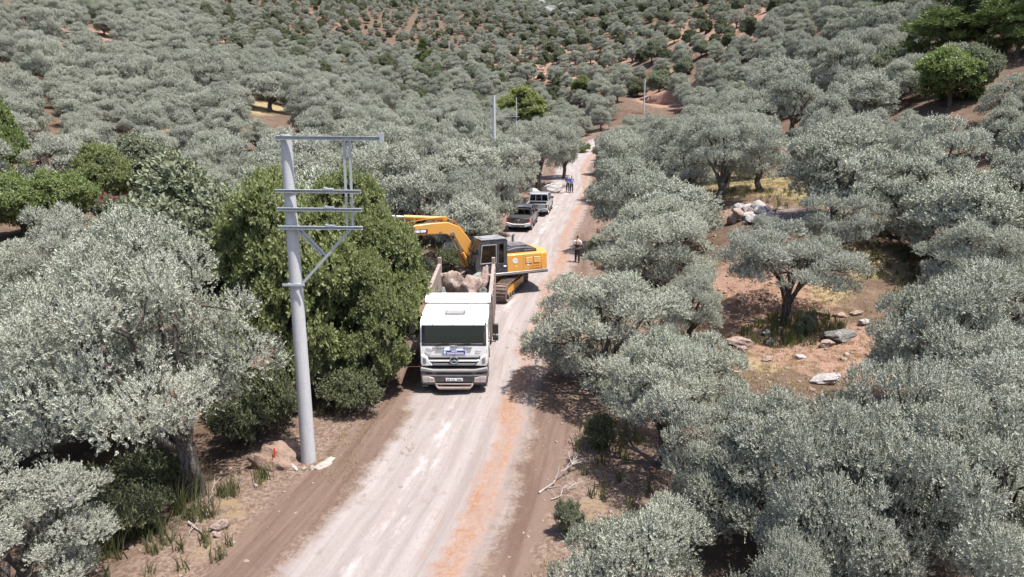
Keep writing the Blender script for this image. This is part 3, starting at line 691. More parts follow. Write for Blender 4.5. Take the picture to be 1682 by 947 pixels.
    b = MB(); b.prism([(-hw-.01, .97), (-hw+.02, 1.12), (-.75, 1.02), (.75, 1.02), (hw-.02, 1.12), (hw+.01, .97), (.75, .91), (-.75, .91)], 'y', -.16, -.05); b.build('bumper_rail', M_lgrey, bp, .02)
    b = MB(); b.box(-1.15, 1.15, -.145, -.1, .73, .79); b.build('bumper_ledge', M_lgrey, bp, .01)
    b = MB(); b.box(-.62, .62, -.128, -.1, .80, .90); b.box(-.64, .64, -.128, -.1, .42, .50); b.box(-1.0, -.78, -.128, -.1, .82, .89); b.box(.78, 1.0, -.128, -.1, .82, .89); b.build_each('bumper_slot', M_black, bp)
    b = MB(); b.box(-.33, .33, -.14, -.1, .48, .74); b.build('plate_panel', M_mgrey, bp, .01)
    b = MB(); b.box(-.30, .30, -.155, -.14, .515, .635); pl = b.build('number_plate', M_whitep, bp, .005)
    text_mesh('45 UL 380', .125, .002, M_ink, 'plate_lettering', pl, (0, -.157, .575), (math.pi/2, 0, 0))
    for s in (-1, 1):
        b = MB(); b.prism([(s*.70, .46), (s*1.12, .46), (s*1.15, .72), (s*.98, .74), (s*.72, .66)], 'y', -.15, -.1); fl = b.build('fog_lamp', M_lensd, bp, .015)
        b = MB(); b.box(min(s*.73, s*1.1), max(s*.73, s*1.1), -.153, -.148, .575, .59); b.box(s*.92-.008, s*.92+.008, -.153, -.148, .47, .70); b.build_each('lamp_divider', M_lgrey, fl)
    b = MB(); b.tube([(-.66, -.12, .4), (-.62, -.2, .33), (-.55, -.22, .27), (.55, -.22, .27), (.62, -.2, .33), (.66, -.12, .4)], .035, 8); b.tube([(-.64, -.16, .40), (.64, -.16, .40)], .028, 8)
    b.box(-.56, .56, -.2, -.1, .20, .31)
    b.build('guard_bar', M_rustbed, R, smooth=True)
    b = MB(); b.box(-1.18, -.95, -.05, .3, .26, .3); b.box(.95, 1.18, -.05, .3, .26, .3); b.build_each('step', M_mgrey, R, bevel=.01)
    # blue name plate with white emblem and lines of lettering; round badge; model lettering
    b = MB(); b.box(-.40, .40, -.02, .02, 1.62, 1.76); np_ = b.build('blue_plate', M_blue, R, .008)
    b = MB(); b.box(-.42, .42, -.012, .015, 1.605, 1.775); b.build('plate_frame', M_whitep, np_)
    b = MB(); b.cyl((-.32, -.026, 1.69), (-.32, -.018, 1.69), .05, n=16)
    xx = -.08
    for i, w in enumerate((.05, .09, .05)): b.box(xx, xx+w*.85, -.026, -.018, 1.715, 1.745); xx += w
    xx = -.24
    for i, w in enumerate((.07, .05, .06, .08, .04, .06, .07, .05, .06, .05)): b.box(xx, xx+w*.82, -.026, -.018, 1.64, 1.682); xx += w
    b.build('plate_lettering', M_whitep, np_)
    M_badge = plain('pale_badge', (.55, .56, .58), .5)
    b = MB(); b.ring((-.90, .0, 1.76), (0, 1, -.08), .105, .008, 24, 6); b.build('round_badge', M_badge, R)
    b = MB(); b.cyl((-.90, -.004, 1.76), (-.90, .01, 1.76), .06, n=20); b.build('badge_centre', M_badge, R)
    text_mesh('Axor', .10, .003, M_mgrey, 'model_lettering', R, (.86, -.004, 1.72), (math.pi/2-.08, 0, 0))
    # doors with windows
    for s in (-1, 1):
        b = MB(); b.prism([(.22, 1.62), (1.35, 1.62), (1.35, 2.85), (.5, 2.85), (.25, 2.0)], 'x', s*(hw+.004), s*(hw+.012)); d = b.build('door', M_white, R, .004)
        b = MB(); b.prism([(.34, 2.05), (1.27, 2.05), (1.27, 2.75), (.55, 2.75)], 'x', s*(hw+.012), s*(hw+.02)); b.build('window', M_glass, d)
        b = MB(); b.box(min(s*(hw+.012), s*(hw+.05)), max(s*(hw+.012), s*(hw+.05)), 1.05, 1.25, 1.78, 1.83); b.build('handle', M_blackp, d, .01)
        b = MB(); b.tube([(s*hw, .2, 2.78), (s*(hw+.27), .06, 2.80), (s*(hw+.27), .06, 2.05), (s*hw, .2, 2.02)], .018, 6); m_ = b.build('mirror', M_blackp, R)
        b = MB(); b.box(s*(hw+.28)-.1, s*(hw+.28)+.1, .02, .12, 2.36, 2.79); b.box(s*(hw+.28)-.1, s*(hw+.28)+.1, .02, .12, 2.10, 2.31); b.build('mirror_housing', M_blackp, m_, .03)
        b = MB(); b.box(s*hw-.12 if s > 0 else s*hw-.02, s*hw+.02 if s > 0 else s*hw+.12, .55, .98, .42, .48); b.box(s*hw-.12 if s > 0 else s*hw-.02, s*hw+.02 if s > 0 else s*hw+.12, .5, .95, .8, .86); b.build_each('entry_step', M_mgrey, R, bevel=.01)
    # chassis, tanks, mudguards
    b = MB(); b.box(-.45, -.33, .4, 7.3, .72, .98); b.box(.33, .45, .4, 7.3, .72, .98); b.box(-.4, .4, 1.2, 1.4, .7, .95); b.box(-.4, .4, 4.9, 6.9, .62, .9); b.build('chassis', M_mgrey, R)
    b = MB(); b.box(.55, 1.15, 2.3, 3.6, .5, 1.05); b.build('fuel_tank', M_steel, R, .06)
    b = MB(); b.box(-1.15, -.55, 2.4, 3.2, .5, 1.05); b.build('battery_box', M_mgrey, R, .04)
    for s in (-1, 1):
        b = MB(); n = 12; pr = [(1.4+.63*math.cos(math.pi*i/n), .55+.63*math.sin(math.pi*i/n)) for i in range(n+1)]; pr2 = [(1.4+.58*math.cos(math.pi*i/n), .55+.58*math.sin(math.pi*i/n)) for i in range(n, -1, -1)]
        for i in range(n): b.add([(s*hw, *pr[i]), (s*hw, *pr[i+1]), (s*(hw-.36), *pr[i+1]), (s*(hw-.36), *pr[i])], [(0, 1, 2, 3)])
        b.build('mudguard', M_mgrey, R)
        wheel(R, 'front_wheel', (s*1.02, 1.4, .52), .52, .30, s, M_steel)
        for y in (5.0, 6.35): wheel(R, 'rear_wheel', (s*.93, y, .52), .52, .52, s, M_steel)
        b = MB(); b.box(min(s*.68, s*1.2), max(s*.68, s*1.2), 6.95, 6.97, .35, 1.0); b.build('mud_flap', M_black, R)
    # tipper bed
    b = MB(); b.box(-1.18, 1.18, 2.5, 7.35, 1.16, 1.28); b.box(-1.25, 1.25, 2.42, 2.52, 1.1, 2.98); bed = b.build('tipper_bed', M_rustbed, R, .01)
    b = MB(); b.prism([(2.06, 2.74), (2.06, 2.79), (2.34, 3.0), (2.56, 3.0), (2.56, 2.7)], 'x', -1.24, 1.24); b.build('headboard_canopy', M_white, bed, .02)
    for s in (-1, 1):
        b = MB(); b.box(min(s*1.17, s*1.25), max(s*1.17, s*1.25), 2.53, 7.35, 1.15, 2.86); b.box(min(s*1.15, s*1.30), max(s*1.15, s*1.30), 2.57, 7.35, 2.78, 2.94)
        for y in np.linspace(2.9, 7.2, 6): b.box(min(s*1.25, s*1.33), max(s*1.25, s*1.33), y-.06, y+.06, 1.1, 2.80)
        b.build('side_wall', M_rustbed, bed, .012)
        b = MB(); b.box(min(s*1.14, s*1.30), max(s*1.14, s*1.30), 7.35, 7.5, 1.1, 3.22); b.build('rear_post', M_rustbed, bed, .012)
    b = MB(); b.box(-1.14, 1.14, 7.38, 7.45, 1.2, 2.2); b.build('tailgate', M_rustbed, bed, .01)
    b = MB(); b.box(-.5, .5, 2.14, 2.3, 1.05, 2.6); b.cyl((.75, 2.2, .9), (.75, 2.2, 2.7), .09, n=14); b.build('tower', M_mgrey, R, .02)
    ZA, ZB = [0, .5, 1.12, 1.56, 1.97, 2.72, 3.15, 9], [0, .5, 1.03, 1.42, 1.86, 2.58, 2.74, 9]
    def lower(o):
        for c in o.children:
            if c.name.split('.')[0] in ('tipper_bed', 'rear_wheel', 'front_wheel', 'chassis', 'fuel_tank', 'battery_box', 'mudguard', 'tower', 'mud_flap'): continue
            if c.type == 'MESH':
                dz = c.location.z
                if abs(dz) > 1e-6: c.location.z = float(np.interp(dz, ZA, ZB))
                else:
                    for v in c.data.vertices: v.co.z = float(np.interp(v.co.z, ZA, ZB))
            lower(c)
    lower(R)
    # load: every boulder a thing of its own, resting on the bed
    Mx = Matrix.Translation(R.location) @ R.rotation_euler.to_matrix().to_4x4()
    for (x, y, z, sx, sy, sz, mat, sd_, lab) in [
        (-.55, 5.6, 2.35, .60, .75, .85, M_rockp, 21, 'large arched pinkish boulder at the left of the lorry load'),
        (.25, 5.2, 2.25, .62, .8, .80, M_rockp, 33, 'broad buff boulder in the middle of the lorry load'),
        (.80, 6.0, 2.45, .36, .55, .80, M_rockp, 25, 'rounded pale boulder standing tallest against the right bed wall'),
        (.55, 3.6, 1.95, .52, .75, .80, M_rockg, 27, 'dark grey mottled boulder just behind the lorry headboard'),
        (-.35, 3.5, 1.9, .58, .8, .75, M_rockp, 29, 'pinkish boulder behind the headboard on the lorry left side'),
        (-.2, 4.4, 1.75, .8, .6, .55, M_rockp, 35, 'low reddish boulder wedged between the others in the lorry bed'),
        (-.85, 4.6, 2.2, .32, .5, .5, M_rockg, 39, 'dark jagged rock against the left bed wall of the lorry'),
        (.0, 3.0, 2.15, .3, .3, .35, M_rockp, 43, 'small reddish rock right behind the lorry headboard'),
        (.9, 4.5, 2.25, .28, .5, .45, M_rockd, 45, 'dark rock against the right bed wall of the lorry'),
        (.2, 6.7, 2.0, .85, .6, .8, M_rockg, 37, 'grey boulder near the tailgate at the back of the lorry load')]:
        o = link('boulder', rock_me('boulder', sd_, sx*.92, sy*.82, sz*.86, mat, 18, .16), None); q = Mx @ Vector((x, y, z+.02)); o.location = q; o.rotation_euler = (rg.uniform(-.3, .3), rg.uniform(-.3, .3), rg.uniform(-.4, .4)); tag(o, lab, 'boulder', 'boulders loaded in the tipper lorry')
make_truck()

# ------------------------------------------------------------------ excavator
def make_excavator():
    cx_, cy_ = -1.15, 35.9; z0 = hz(cx_, cy_)
    R = empty('excavator', (cx_, cy_, z0), rad(180+24), 'yellow tracked excavator with charcoal cab and boom reaching over the roadside trees', 'excavator')
    # undercarriage is turned relative to the house
    ur = rad(74-204)
    b = MB(); b.box(-1.1, 1.1, -.5, .5, .45, .8); b.cyl((0, 0, .75), (0, 0, 1.12), .62, n=28); b.box(-.9, .9, -1.3, 1.3, .5, .72); b.build('undercarriage', M_yellow2, R, .03).rotation_euler = (0, 0, ur)
    for s in (-1, 1):
        y = s*1.22; T = empty('track'); T.parent = R; T.rotation_euler = (0, 0, ur)
        h = .46; L = 1.75; pts = []
        for i in range(10): a = -math.pi/2+math.pi*i/9; pts.append((L+h*math.cos(a), h+h*math.sin(a)))
        for i in range(10): a = math.pi/2+math.pi*i/9; pts.append((-L+h*math.cos(a), h+h*math.sin(a)))
        dense = []
        for i in range(len(pts)):
            a = np.array(pts[i]); c = np.array(pts[(i+1) % len(pts)]); n = max(1, int(np.linalg.norm(c-a)/.17))
            for j in range(n): dense.append((a+(c-a)*j/n, (c-a)/np.linalg.norm(c-a)))
        b = MB()
        for p, d in dense:
            nrm = (d[1], -d[0])
            b.bar((p[0]-d[0]*.075, y, p[1]-d[1]*.075), (p[0]+d[0]*.075, y, p[1]+d[1]*.075), .6, .035, up=(nrm[0], 0, nrm[1]))
            q = (p[0]+nrm[0]*.035, p[1]+nrm[1]*.035); b.bar((q[0]-d[0]*.012, y, q[1]-d[1]*.012), (q[0]+d[0]*.012, y, q[1]+d[1]*.012), .6, .05, up=(nrm[0], 0, nrm[1]))
        b.build('track_belt', M_track, T)
        b = MB(); b.box(-1.55, 1.55, y-.2, y+.2, .28, .66); b.build('track_frame', M_yellow2 if s < 0 else M_track, T, .03)
        b = MB()
        for x in np.linspace(-1.25, 1.25, 7): b.cyl((x, y-.2, .18), (x, y+.2, .18), .12, n=12)
        b.cyl((-L, y-.14, h), (-L, y+.14, h), .38, n=24); b.cyl((L, y-.14, h), (L, y+.14, h), .38, n=24); b.cyl((-.4, y-.1, .78), (-.4, y+.1, .78), .08, n=10); b.cyl((.5, y-.1, .78), (.5, y+.1, .78), .08, n=10)
        b.build_each('roller', M_mgrey, T, smooth=True)
    b = MB(); b.box(-2.75, 1.3, -1.42, 1.42, 1.14, 1.28); b.build('deck', M_mgrey, R, .02)
    b = MB(); b.box(-2.72, 1.42, 1.36, 1.47, 1.20, 1.33); b.build('side_skirt', M_steel, R, .012)
    b = MB(); b.prism([(-2.35, -1.40), (-2.35, 1.40), (-2.75, 1.25), (-2.98, .7), (-3.04, 0), (-2.98, -.7), (-2.75, -1.25)], 'z', 1.2, 2.22); b.build('counterweight', M_yellow2, R, .08, seg=3)
    b = MB(); b.box(-2.36, -.36, .62, 1.40, 1.285, 2.22); sd_ = b.build('side_cover', M_yellow2, R, .035)
    b = MB(); b.box(-1.305, -1.295, 1.39, 1.404, 1.3, 2.2); b.build('panel_gap', M_mgrey, sd_)
    for x in (-1.62, -2.08):
        b = MB(); b.box(x-.20, x+.20, 1.395, 1.406, 1.72, 2.08); v = b.build('louvre', M_orange, sd_)
        b = MB()
        for z in np.linspace(1.76, 2.03, 6): b.prism([(1.405, z), (1.43, z-.02), (1.405, z+.012)], 'x', x-.18, x+.18)
        b.build('louvre_slat', M_yellow2, v)
    M_badge2 = plain('white_badge', (.66, .68, .70), .5, 0, .4, .15, 20); M_sil = plain('silver_badge', (.4, .45, .5), .5)
    b = MB(); b.cyl((-.82, 1.40, 1.88), (-.82, 1.408, 1.88), .15, n=24); bd = b.build('round_badge', M_badge2, sd_)
    b = MB(); b.ring((-.82, 1.408, 1.88), (0, 1, 0), .10, .012, 20, 6); b.box(-.85, -.79, 1.407, 1.411, 1.84, 1.92); b.build('badge_mark', M_sil, bd)
    b = MB(); b.box(-.9, -.84, 1.401, 1.41, 1.55, 1.63); b.box(-1.62, -1.5, 1.401, 1.41, 1.58, 1.68); b.build_each('white_sticker', M_badge2, sd_)
    b = MB()
    for i, w in enumerate((.07, .1, .06, .09, .07)): b.box(-2.22+i*.1, -2.22+i*.1+w*.85, 1.401, 1.407, 1.52, 1.56)
    for i in range(9): b.box(-2.3+i*.075, -2.3+i*.075+.055, 1.401, 1.407, 1.38, 1.44)
    b.build('side_lettering', M_orange, sd_)
    b = MB(); b.box(-2.36, -.36, -1.40, .6, 1.285, 2.18); b.build('engine_cover', M_yellow2, R, .03)
    b = MB(); b.prism([(-2.30, 2.18), (-.42, 2.18), (-.46, 2.40), (-1.1, 2.52), (-2.1, 2.46), (-2.28, 2.36)], 'y', -.85, .98); hd = b.build('engine_hood', M_char, R, .05)
    b = MB(); b.box(-1.9, -.9, -.5, .55, 2.50, 2.54); b.box(-2.15, -1.5, .75, .99, 2.30, 2.36); b.build_each('hood_vent', M_mgrey, hd, bevel=.01)
    b = MB(); b.cyl((-1.55, -.55, 2.45), (-1.55, -.55, 2.85), .065, n=14); b.cyl((-1.55, -.55, 2.85), (-1.62, -.55, 2.95), .06, n=14); b.build('exhaust', M_mgrey, R, smooth=True)
    b = MB(); b.box(-.34, 1.25, -1.4, -.55, 1.285, 2.0); b.build('fuel_tank', M_yellow2, R, .05)
    b = MB(); b.tube([(1.2, -1.3, 2.0), (1.2, -1.3, 2.5), (-.2, -1.3, 2.5), (-.2, -1.3, 2.0)], .02, 6); b.build('handrail', M_black, R)
    # cab: pillars and panels round real openings
    y0_, y1_ = .40, 1.42; prof = [(-.36, 1.285), (1.30, 1.285), (1.46, 1.75), (1.40, 2.5), (1.08, 3.10), (-.22, 3.12), (-.34, 2.95)]
    def sidep(y_a, y_b):
        b = MB()
        b.prism([(-.36, 1.285), (1.30, 1.285), (1.40, 1.60), (1.42, 1.85), (-.36, 1.85)], 'y', y_a, y_b)          # lower
        b.prism([(-.36, 1.85), (-.16, 1.85), (-.16, 2.86), (-.36, 2.86)], 'y', y_a, y_b)                            # rear pillar
        b.prism([(.10, 1.85), (.24, 1.85), (.24, 2.86), (.10, 2.86)], 'y', y_a, y_b)                                # middle pillar
        b.prism([(1.16, 1.85), (1.44, 1.85), (1.38, 2.5), (1.22, 2.86), (1.06, 2.86)], 'y', y_a, y_b)              # front pillar
        b.prism([(-.36, 2.86), (1.22, 2.86), (1.08, 3.09), (-.24, 3.09), (-.36, 2.98)], 'y', y_a, y_b)
        return b
    cs = sidep(1.36, 1.42).build('cab_side', M_char, R, .015); sidep(.40, .46).build('cab_side', M_char, R, .015)
    b = MB(); b.prism([(.27, 1.9), (1.13, 1.9), (1.03, 2.83), (.27, 2.83)], 'y', 1.385, 1.395); b.build('side_window', M_glass, cs)
    b = MB(); b.bar((.26, 1.425, 1.89), (1.16, 1.425, 1.89), .05, .05, (0, 1, 0)); b.bar((.26, 1.425, 2.84), (1.05, 1.425, 2.84), .05, .05, (0, 1, 0)); b.bar((.27, 1.425, 1.87), (.27, 1.425, 2.86), .05, .05, (0, 1, 0)); b.bar((1.15, 1.425, 1.87), (1.04, 1.425, 2.86), .05, .05, (0, 1, 0)); b.build('window_frame', M_lgrey, cs, .01)
    b = MB(); b.box(-.15, .09, 1.385, 1.395, 1.9, 2.84); b.build('rear_side_window', M_glass, cs)
    b = MB(); b.box(.255, .262, 1.418, 1.424, 1.3, 1.86); b.box(-.3, 1.0, 1.418, 1.424, 1.595, 1.61); b.build('door_seam', M_black, cs)
    b = MB(); b.box(-.30, -.14, 1.42, 1.45, 1.62, 1.71); b.build('door_handle', M_badge2, cs, .015)
    b = MB(); b.prism([(-.36, 2.98), (-.24, 3.09), (1.08, 3.09), (1.12, 3.06), (1.10, 3.15), (-.26, 3.17), (-.40, 3.0)], 'y', .38, 1.44); rf = b.build('cab_roof', paint('grey_roof', (.13, .135, .15), (.4, .34, .3), .6, .5), R, .03)
    b = MB(); b.box(.35, .95, .62, 1.2, 3.15, 3.18); b.build('roof_hatch', M_lgrey, rf, .01)
    b = MB(); b.prism([(1.425, 1.8), (1.375, 2.5), (1.09, 3.05), (1.075, 3.05), (1.36, 2.5), (1.41, 1.8)], 'y', .47, 1.35); b.build('windscreen', M_glass, R)
    b = MB(); b.box(1.30, 1.40, .47, 1.35, 1.3, 1.78); b.box(-.36, -.33, .47, 1.35, 1.3, 3.0); b.build_each('cab_panel', M_char, R)
    b = MB()
    for yy in (.55, .72, .9, 1.08, 1.26): b.tube([(1.48, yy, 1.45), (1.52, yy, 2.2), (1.46, yy, 2.62), (1.2, yy, 3.1)], .014, 6)
    for zz, xx in ((1.6, 1.5), (2.1, 1.53), (2.6, 1.47)): b.tube([(xx, .47, zz), (xx, 1.36, zz)], .014, 6)
    b.build('windscreen_guard', M_black, R)
    b = MB(); b.box(.1, .6, .65, 1.15, 1.5, 1.75); b.prism([(.05, 1.7), (.16, 1.7), (.08, 2.45), (-.03, 2.45)], 'y', .66, 1.14); b.build('seat', M_seat, R, .04)
    b = MB(); b.box(.9, 1.25, .6, 1.2, 1.3, 1.95); b.build('console', M_dash, R, .04)
    b = MB(); b.tube([(1.25, 1.45, 2.4), (1.4, 1.62, 2.5)], .015, 6); b.box(1.33, 1.40, 1.52, 1.74, 2.42, 2.75); b.build('mirror', M_blackp, R, .01)
    # boom: plate-sided banana boom
    def banana(path, half, name, y_a, y_b, mat, par):
        n = len(path); up, dn = [], []
        for i in range(n):
            a = np.array(path[max(i-1, 0)]); c = np.array(path[min(i+1, n-1)]); d = c-a; d = d/np.linalg.norm(d); nn = np.array([-d[1], d[0]]); p = np.array(path[i])
            up.append(tuple(p+nn*half[i])); dn.append(tuple(p-nn*half[i]))
        b = MB(); poly = up+dn[::-1]; m = len(poly)
        V = [(p[0], y_a, p[1]) for p in poly]+[(p[0], y_b, p[1]) for p in poly]; F = [(i, (i+1) % m, m+(i+1) % m, m+i) for i in range(m)]
        for i in range(n-1): F += [(i, i+1, m-2-i, m-1-i), (m+i, m+m-1-i, m+m-2-i, m+i+1)]
        b.add(V, F); return b.build(name, mat, par, .03)
    BY = (-.52, -.02)
    bm_ = banana([(.75, 1.75), (1.1, 2.3), (1.55, 2.92), (1.95, 3.4), (2.4, 3.62), (3.3, 3.64), (4.4, 3.58), (5.5, 3.5), (6.35, 3.4)], [.20, .29, .33, .34, .31, .28, .26, .23, .18], 'boom', *BY, M_yellow2, R)
    b = MB(); b.box(3.45, 5.9, .0, .01, 3.46, 3.64); b.build('dark_strip', plain('dark_strip', (.035, .03, .07), .5), bm_)
    b = MB(); xx = 3.55
    for wd in (.30, .30, .3, .3, .34, .26, .3):
        x2 = xx
        while x2 < xx+wd-.04: w = .045+.02*rg.random(); b.box(x2, x2+w*.85, .01, .015, 3.49, 3.61); x2 += w
        xx += wd+.03
    b.build('white_lettering', M_whitep, bm_)
    b = MB(); b.box(2.05, 2.13, -.02, .06, 3.02, 3.22); b.cyl((2.12, -.62, 3.3), (2.12, .08, 3.3), .11, n=16); b.cyl((2.75, -.6, 3.42), (2.75, .03, 3.42), .07, n=14); b.build('boom_pin', M_track, bm_, smooth=True)
    for yy in (-.66, .12):
        b = MB(); b.cyl((1.25, yy, 1.5), (1.62, yy, 2.3), .085, n=14); c_ = b.build('boom_cylinder', M_yellow2, R, smooth=True)
        b = MB(); b.cyl((1.6, yy, 2.28), (2.1, yy, 3.3), .05, n=12); b.build('piston_rod', M_chrome, c_, smooth=True)
    b = MB(); b.cyl((2.55, -.27, 4.10), (4.6, -.27, 4.30), .105, n=16); b.box(2.35, 2.6, -.36, -.18, 3.9, 4.2); b.build('arm_cylinder', M_yellow2, R, smooth=True)
    b = MB(); b.cyl((4.6, -.27, 4.30), (6.2, -.27, 4.5), .055, n=12); b.build('arm_rod', M_chrome, R, smooth=True)
    b = MB()
    for yy in (-.42, -.12): b.tube([(1.4, yy, 3.35), (2.0, yy, 3.98), (2.7, yy, 4.18), (3.6, yy, 4.12), (5., yy, 3.98), (6.2, yy, 3.8)], .03, 6)
    b.build('hydraulic_hose', M_orange, R, smooth=True)
    ar = banana([(6.1, 4.55), (6.3, 3.9), (6.45, 3.2), (6.5, 2.2), (6.45, 1.25)], [.16, .27, .28, .2, .13], 'arm', -.45, -.09, M_yellow2, R)
    b = MB(); b.cyl((6.15, -.27, 4.3), (5.75, -.27, 3.0), .08, n=12); b.cyl((5.75, -.27, 3.0), (5.85, -.27, 1.7), .045, n=12); b.build('bucket_cylinder', M_yellow2, R, smooth=True)
    b = MB(); pr = [(6.5, 1.3), (6.15, 1.25), (5.75, .95), (5.6, .5), (5.8, .12), (6.3, .02), (6.7, .18)]
    for yy in (-.75, .21): b.prism(pr, 'y', yy, yy+.04)
    for i in range(len(pr)-1): b.add([(pr[i][0], -.75, pr[i][1]), (pr[i+1][0], -.75, pr[i+1][1]), (pr[i+1][0], .25, pr[i+1][1]), (pr[i][0], .25, pr[i][1])], [(0, 1, 2, 3)])
    bk = b.build('bucket', M_track, R)
    b = MB()
    for yy in np.linspace(-.66, .16, 5): b.prism([(6.62, .12), (6.7, .24), (7.0, .27)], 'y', yy-.05, yy+.05)
    b.build('bucket_tooth', M_steel, bk)
make_excavator()

# ------------------------------------------------------------------ pick-up trucks (nose faces +y, origin under the tail)
def make_pickup(px, py, paintm, label, hardtop, light_bumper, yaw):
    p = flat_hit(px, py); R = empty('pickup_truck', (p[0], p[1], hz(p[0], p[1])+.015), rad(yaw), label, 'pickup truck'); R.rotation_euler = (.035, 0, rad(yaw))
    W_ = .9; L = 5.2
    b = MB()   # lower body with wheel arches
    def arch(cx, r=.46, n=9): return [(cx+r*math.cos(math.pi-math.pi*i/n), .42+r*math.sin(math.pi-math.pi*i/n)) for i in range(n+1)]
    poly = [(.10, .46), (.72, .44)]+arch(1.25)+[(1.80, .40), (3.86, .40)]+arch(4.32)+[(4.9, .42), (5.18, .5), (5.2, .85), (5.05, 1.02), (3.72, 1.12), (1.5, 1.10)]
    if hardtop: poly += [(.06, 1.12), (.06, .9)]
    else: poly += [(.06, 1.10), (.06, .9)]
    for s in (-1, 1): b.prism(poly, 'x', s*W_, s*(W_-.13))
    b.box(-W_+.1, W_-.1, .1, 5.0, .42, .62); b.box(-W_+.1, W_-.1, 1.52, 5.0, .6, 1.02); b.box(-W_+.1, W_-.1, 3.7, 5.05, .95, 1.09)
    b.box(-W_+.06, W_-.06, 1.46, 1.54, .6, 1.1)
    body = b.build('body', paintm, R, .03)
    b = MB(); b.box(-W_+.13, W_-.13, .05, .12, .58, 1.10); tg = b.build('tailgate', paintm, R, .02)
    b = MB(); b.box(-.12, .12, .035, .06, .92, .99); b.build('handle', M_chrome if hardtop else M_blackp, tg, .01)
    b = MB(); b.prism([(-.06, .62+.18), (0, .62+.24), (.06, .62+.18), (0, .62+.12)], 'y', .038, .055); b.build('emblem', M_chrome, tg)
    b = MB(); b.box(-W_+.12, W_-.12, .12, 1.46, .60, .64); b.build('load_bed', M_blackp, R)
    b = MB(); b.box(-W_+.13, W_-.13, 1.435, 1.458, .64, 1.085); b.box(-W_+.131, -W_+.15, .13, 1.43, .645, 1.085); b.box(W_-.15, W_-.131, .13, 1.43, .645, 1.085); b.build_each('bed_liner', M_blackp, R)
    # cabin
    g = [(1.50, 1.08), (1.58, 1.60), (1.72, 1.72), (2.2, 1.78), (3.0, 1.74), (3.3, 1.62), (3.82, 1.1)]
    b = MB()
    hw = .80
    b.prism([(1.62, 1.68), (1.72, 1.735), (2.2, 1.79), (3.0, 1.75), (3.2, 1.66), (3.15, 1.64), (1.7, 1.66)], 'x', -hw+.04, hw-.04); b.build('cabin_roof', paintm, R, .03)
    b = MB()
    for s in (-1, 1):
        for a, c_ in (((1.50, 1.08), (1.66, 1.70)), ((2.55, 1.08), (2.5, 1.72)), ((3.78, 1.08), (3.16, 1.68))):
            b.bar((s*(hw+.06), a[0]+.05, a[1]), (s*(hw-.05), c_[0]+.04, c_[1]), .09, .10, (1, 0, 0))
    b.build_each('pillar', paintm, R, bevel=.01)
    for s in (-1, 1):
        b = MB(); b.add([(s*(hw+.055), 1.56, 1.1), (s*(hw+.055), 3.74, 1.1), (s*(hw-.045), 3.14, 1.68), (s*(hw-.045), 1.68, 1.68)], [(0, 1, 2, 3)]); b.build('side_window', M_glass, R)
    b = MB(); b.add([(-hw+.02, 1.52, 1.14), (hw-.02, 1.52, 1.14), (hw-.1, 1.63, 1.66), (-hw+.1, 1.63, 1.66)], [(0, 1, 2, 3)]); rw = b.build('rear_window', M_glass, R)
    b = MB(); b.bar((-hw, 1.50, 1.12), (hw, 1.50, 1.12), .06, .06); b.bar((-hw+.08, 1.62, 1.68), (hw-.08, 1.62, 1.68), .06, .06)
    for x in (-.27, .27): b.bar((x, 1.505, 1.12), (x*.95, 1.62, 1.68), .035, .03, (1, 0, 0))
    b.build('window_frame', M_blackp if hardtop else paintm, rw)
    b = MB(); b.add([(-hw+.05, 3.80, 1.12), (hw-.05, 3.80, 1.12), (hw-.12, 3.2, 1.67), (-hw+.12, 3.2, 1.67)], [(0, 1, 2, 3)]); b.build('windscreen', M_glass, R)
    b = MB(); b.box(-.7, .7, 1.7, 3.5, .98, 1.06)
    for x in (-.4, .4): b.box(x-.25, x+.25, 2.0, 2.16, 1.0, 1.5); b.box(x-.13, x+.13, 2.02, 2.12, 1.5, 1.64); b.box(x-.25, x+.25, 2.8, 2.96, 1.0, 1.45)
    b.build('seat', M_seat, R, .04)
    if hardtop:   # black tonneau lid with a sports bar
        b = MB(); b.box(-W_+.1, W_-.1, .13, 1.46, 1.10, 1.13); b.build('tonneau_cover', M_black, R, .01)
        b = MB(); b.tube([(-.78, 1.30, 1.1), (-.72, 1.36, 1.52), (-.6, 1.38, 1.58), (.6, 1.38, 1.58), (.72, 1.36, 1.52), (.78, 1.30, 1.1)], .035, 8); b.build('sports_bar', M_blackp, R, smooth=True)
    bp_m = M_chrome if light_bumper else M_lgrey
    b = MB(); b.prism([(-W_, .78), (-.40, .66), (.40, .66), (W_, .78), (W_, .56), (.5, .42), (-.5, .42), (-W_, .56)], 'y', -.08, .08); bp = b.build('bumper', plain('bright_bumper', (.66, .66, .66), .35, .3) if light_bumper else M_silver, R, .025)
    b = MB(); b.box(-.52, .52, -.085, -.07, .43, .60); b.build('bumper_step', M_mgrey, bp)
    b = MB(); b.box(-.26, .26, -.098, -.085, .47, .58); pl = b.build('number_plate', M_lgrey if hardtop else M_whitep, bp)
    b = MB()
    for i in range(7): b.box(-.21+i*.06, -.21+i*.06+.04, -.102, -.098, .495, .555)
    b.build('plate_lettering', M_ink, pl)
    for s in (-1, 1):
        b = MB(); b.box(min(s*.775, s*.912), max(s*.775, s*.912), .045, .2, .72, 1.06); b.build('taillight', M_red if hardtop else plain('smoked_lens', (.09, .05, .05), .3), R, .015)
        b = MB(); b.prism([(s*.55, .72), (s*.86, .74), (s*.88, .92), (s*.6, .88)], 'y', 5.1, 5.21); b.build('headlight', M_lens, R, .01)
        b = MB(); b.box(s*1.0-.11, s*1.0+.11, 3.3, 3.42, 1.12, 1.30); b.bar((s*.84, 3.4, 1.14), (s*.95, 3.38, 1.18), .05, .05); b.build('mirror', paintm if hardtop else M_blackp, R, .03)
        d = MB()
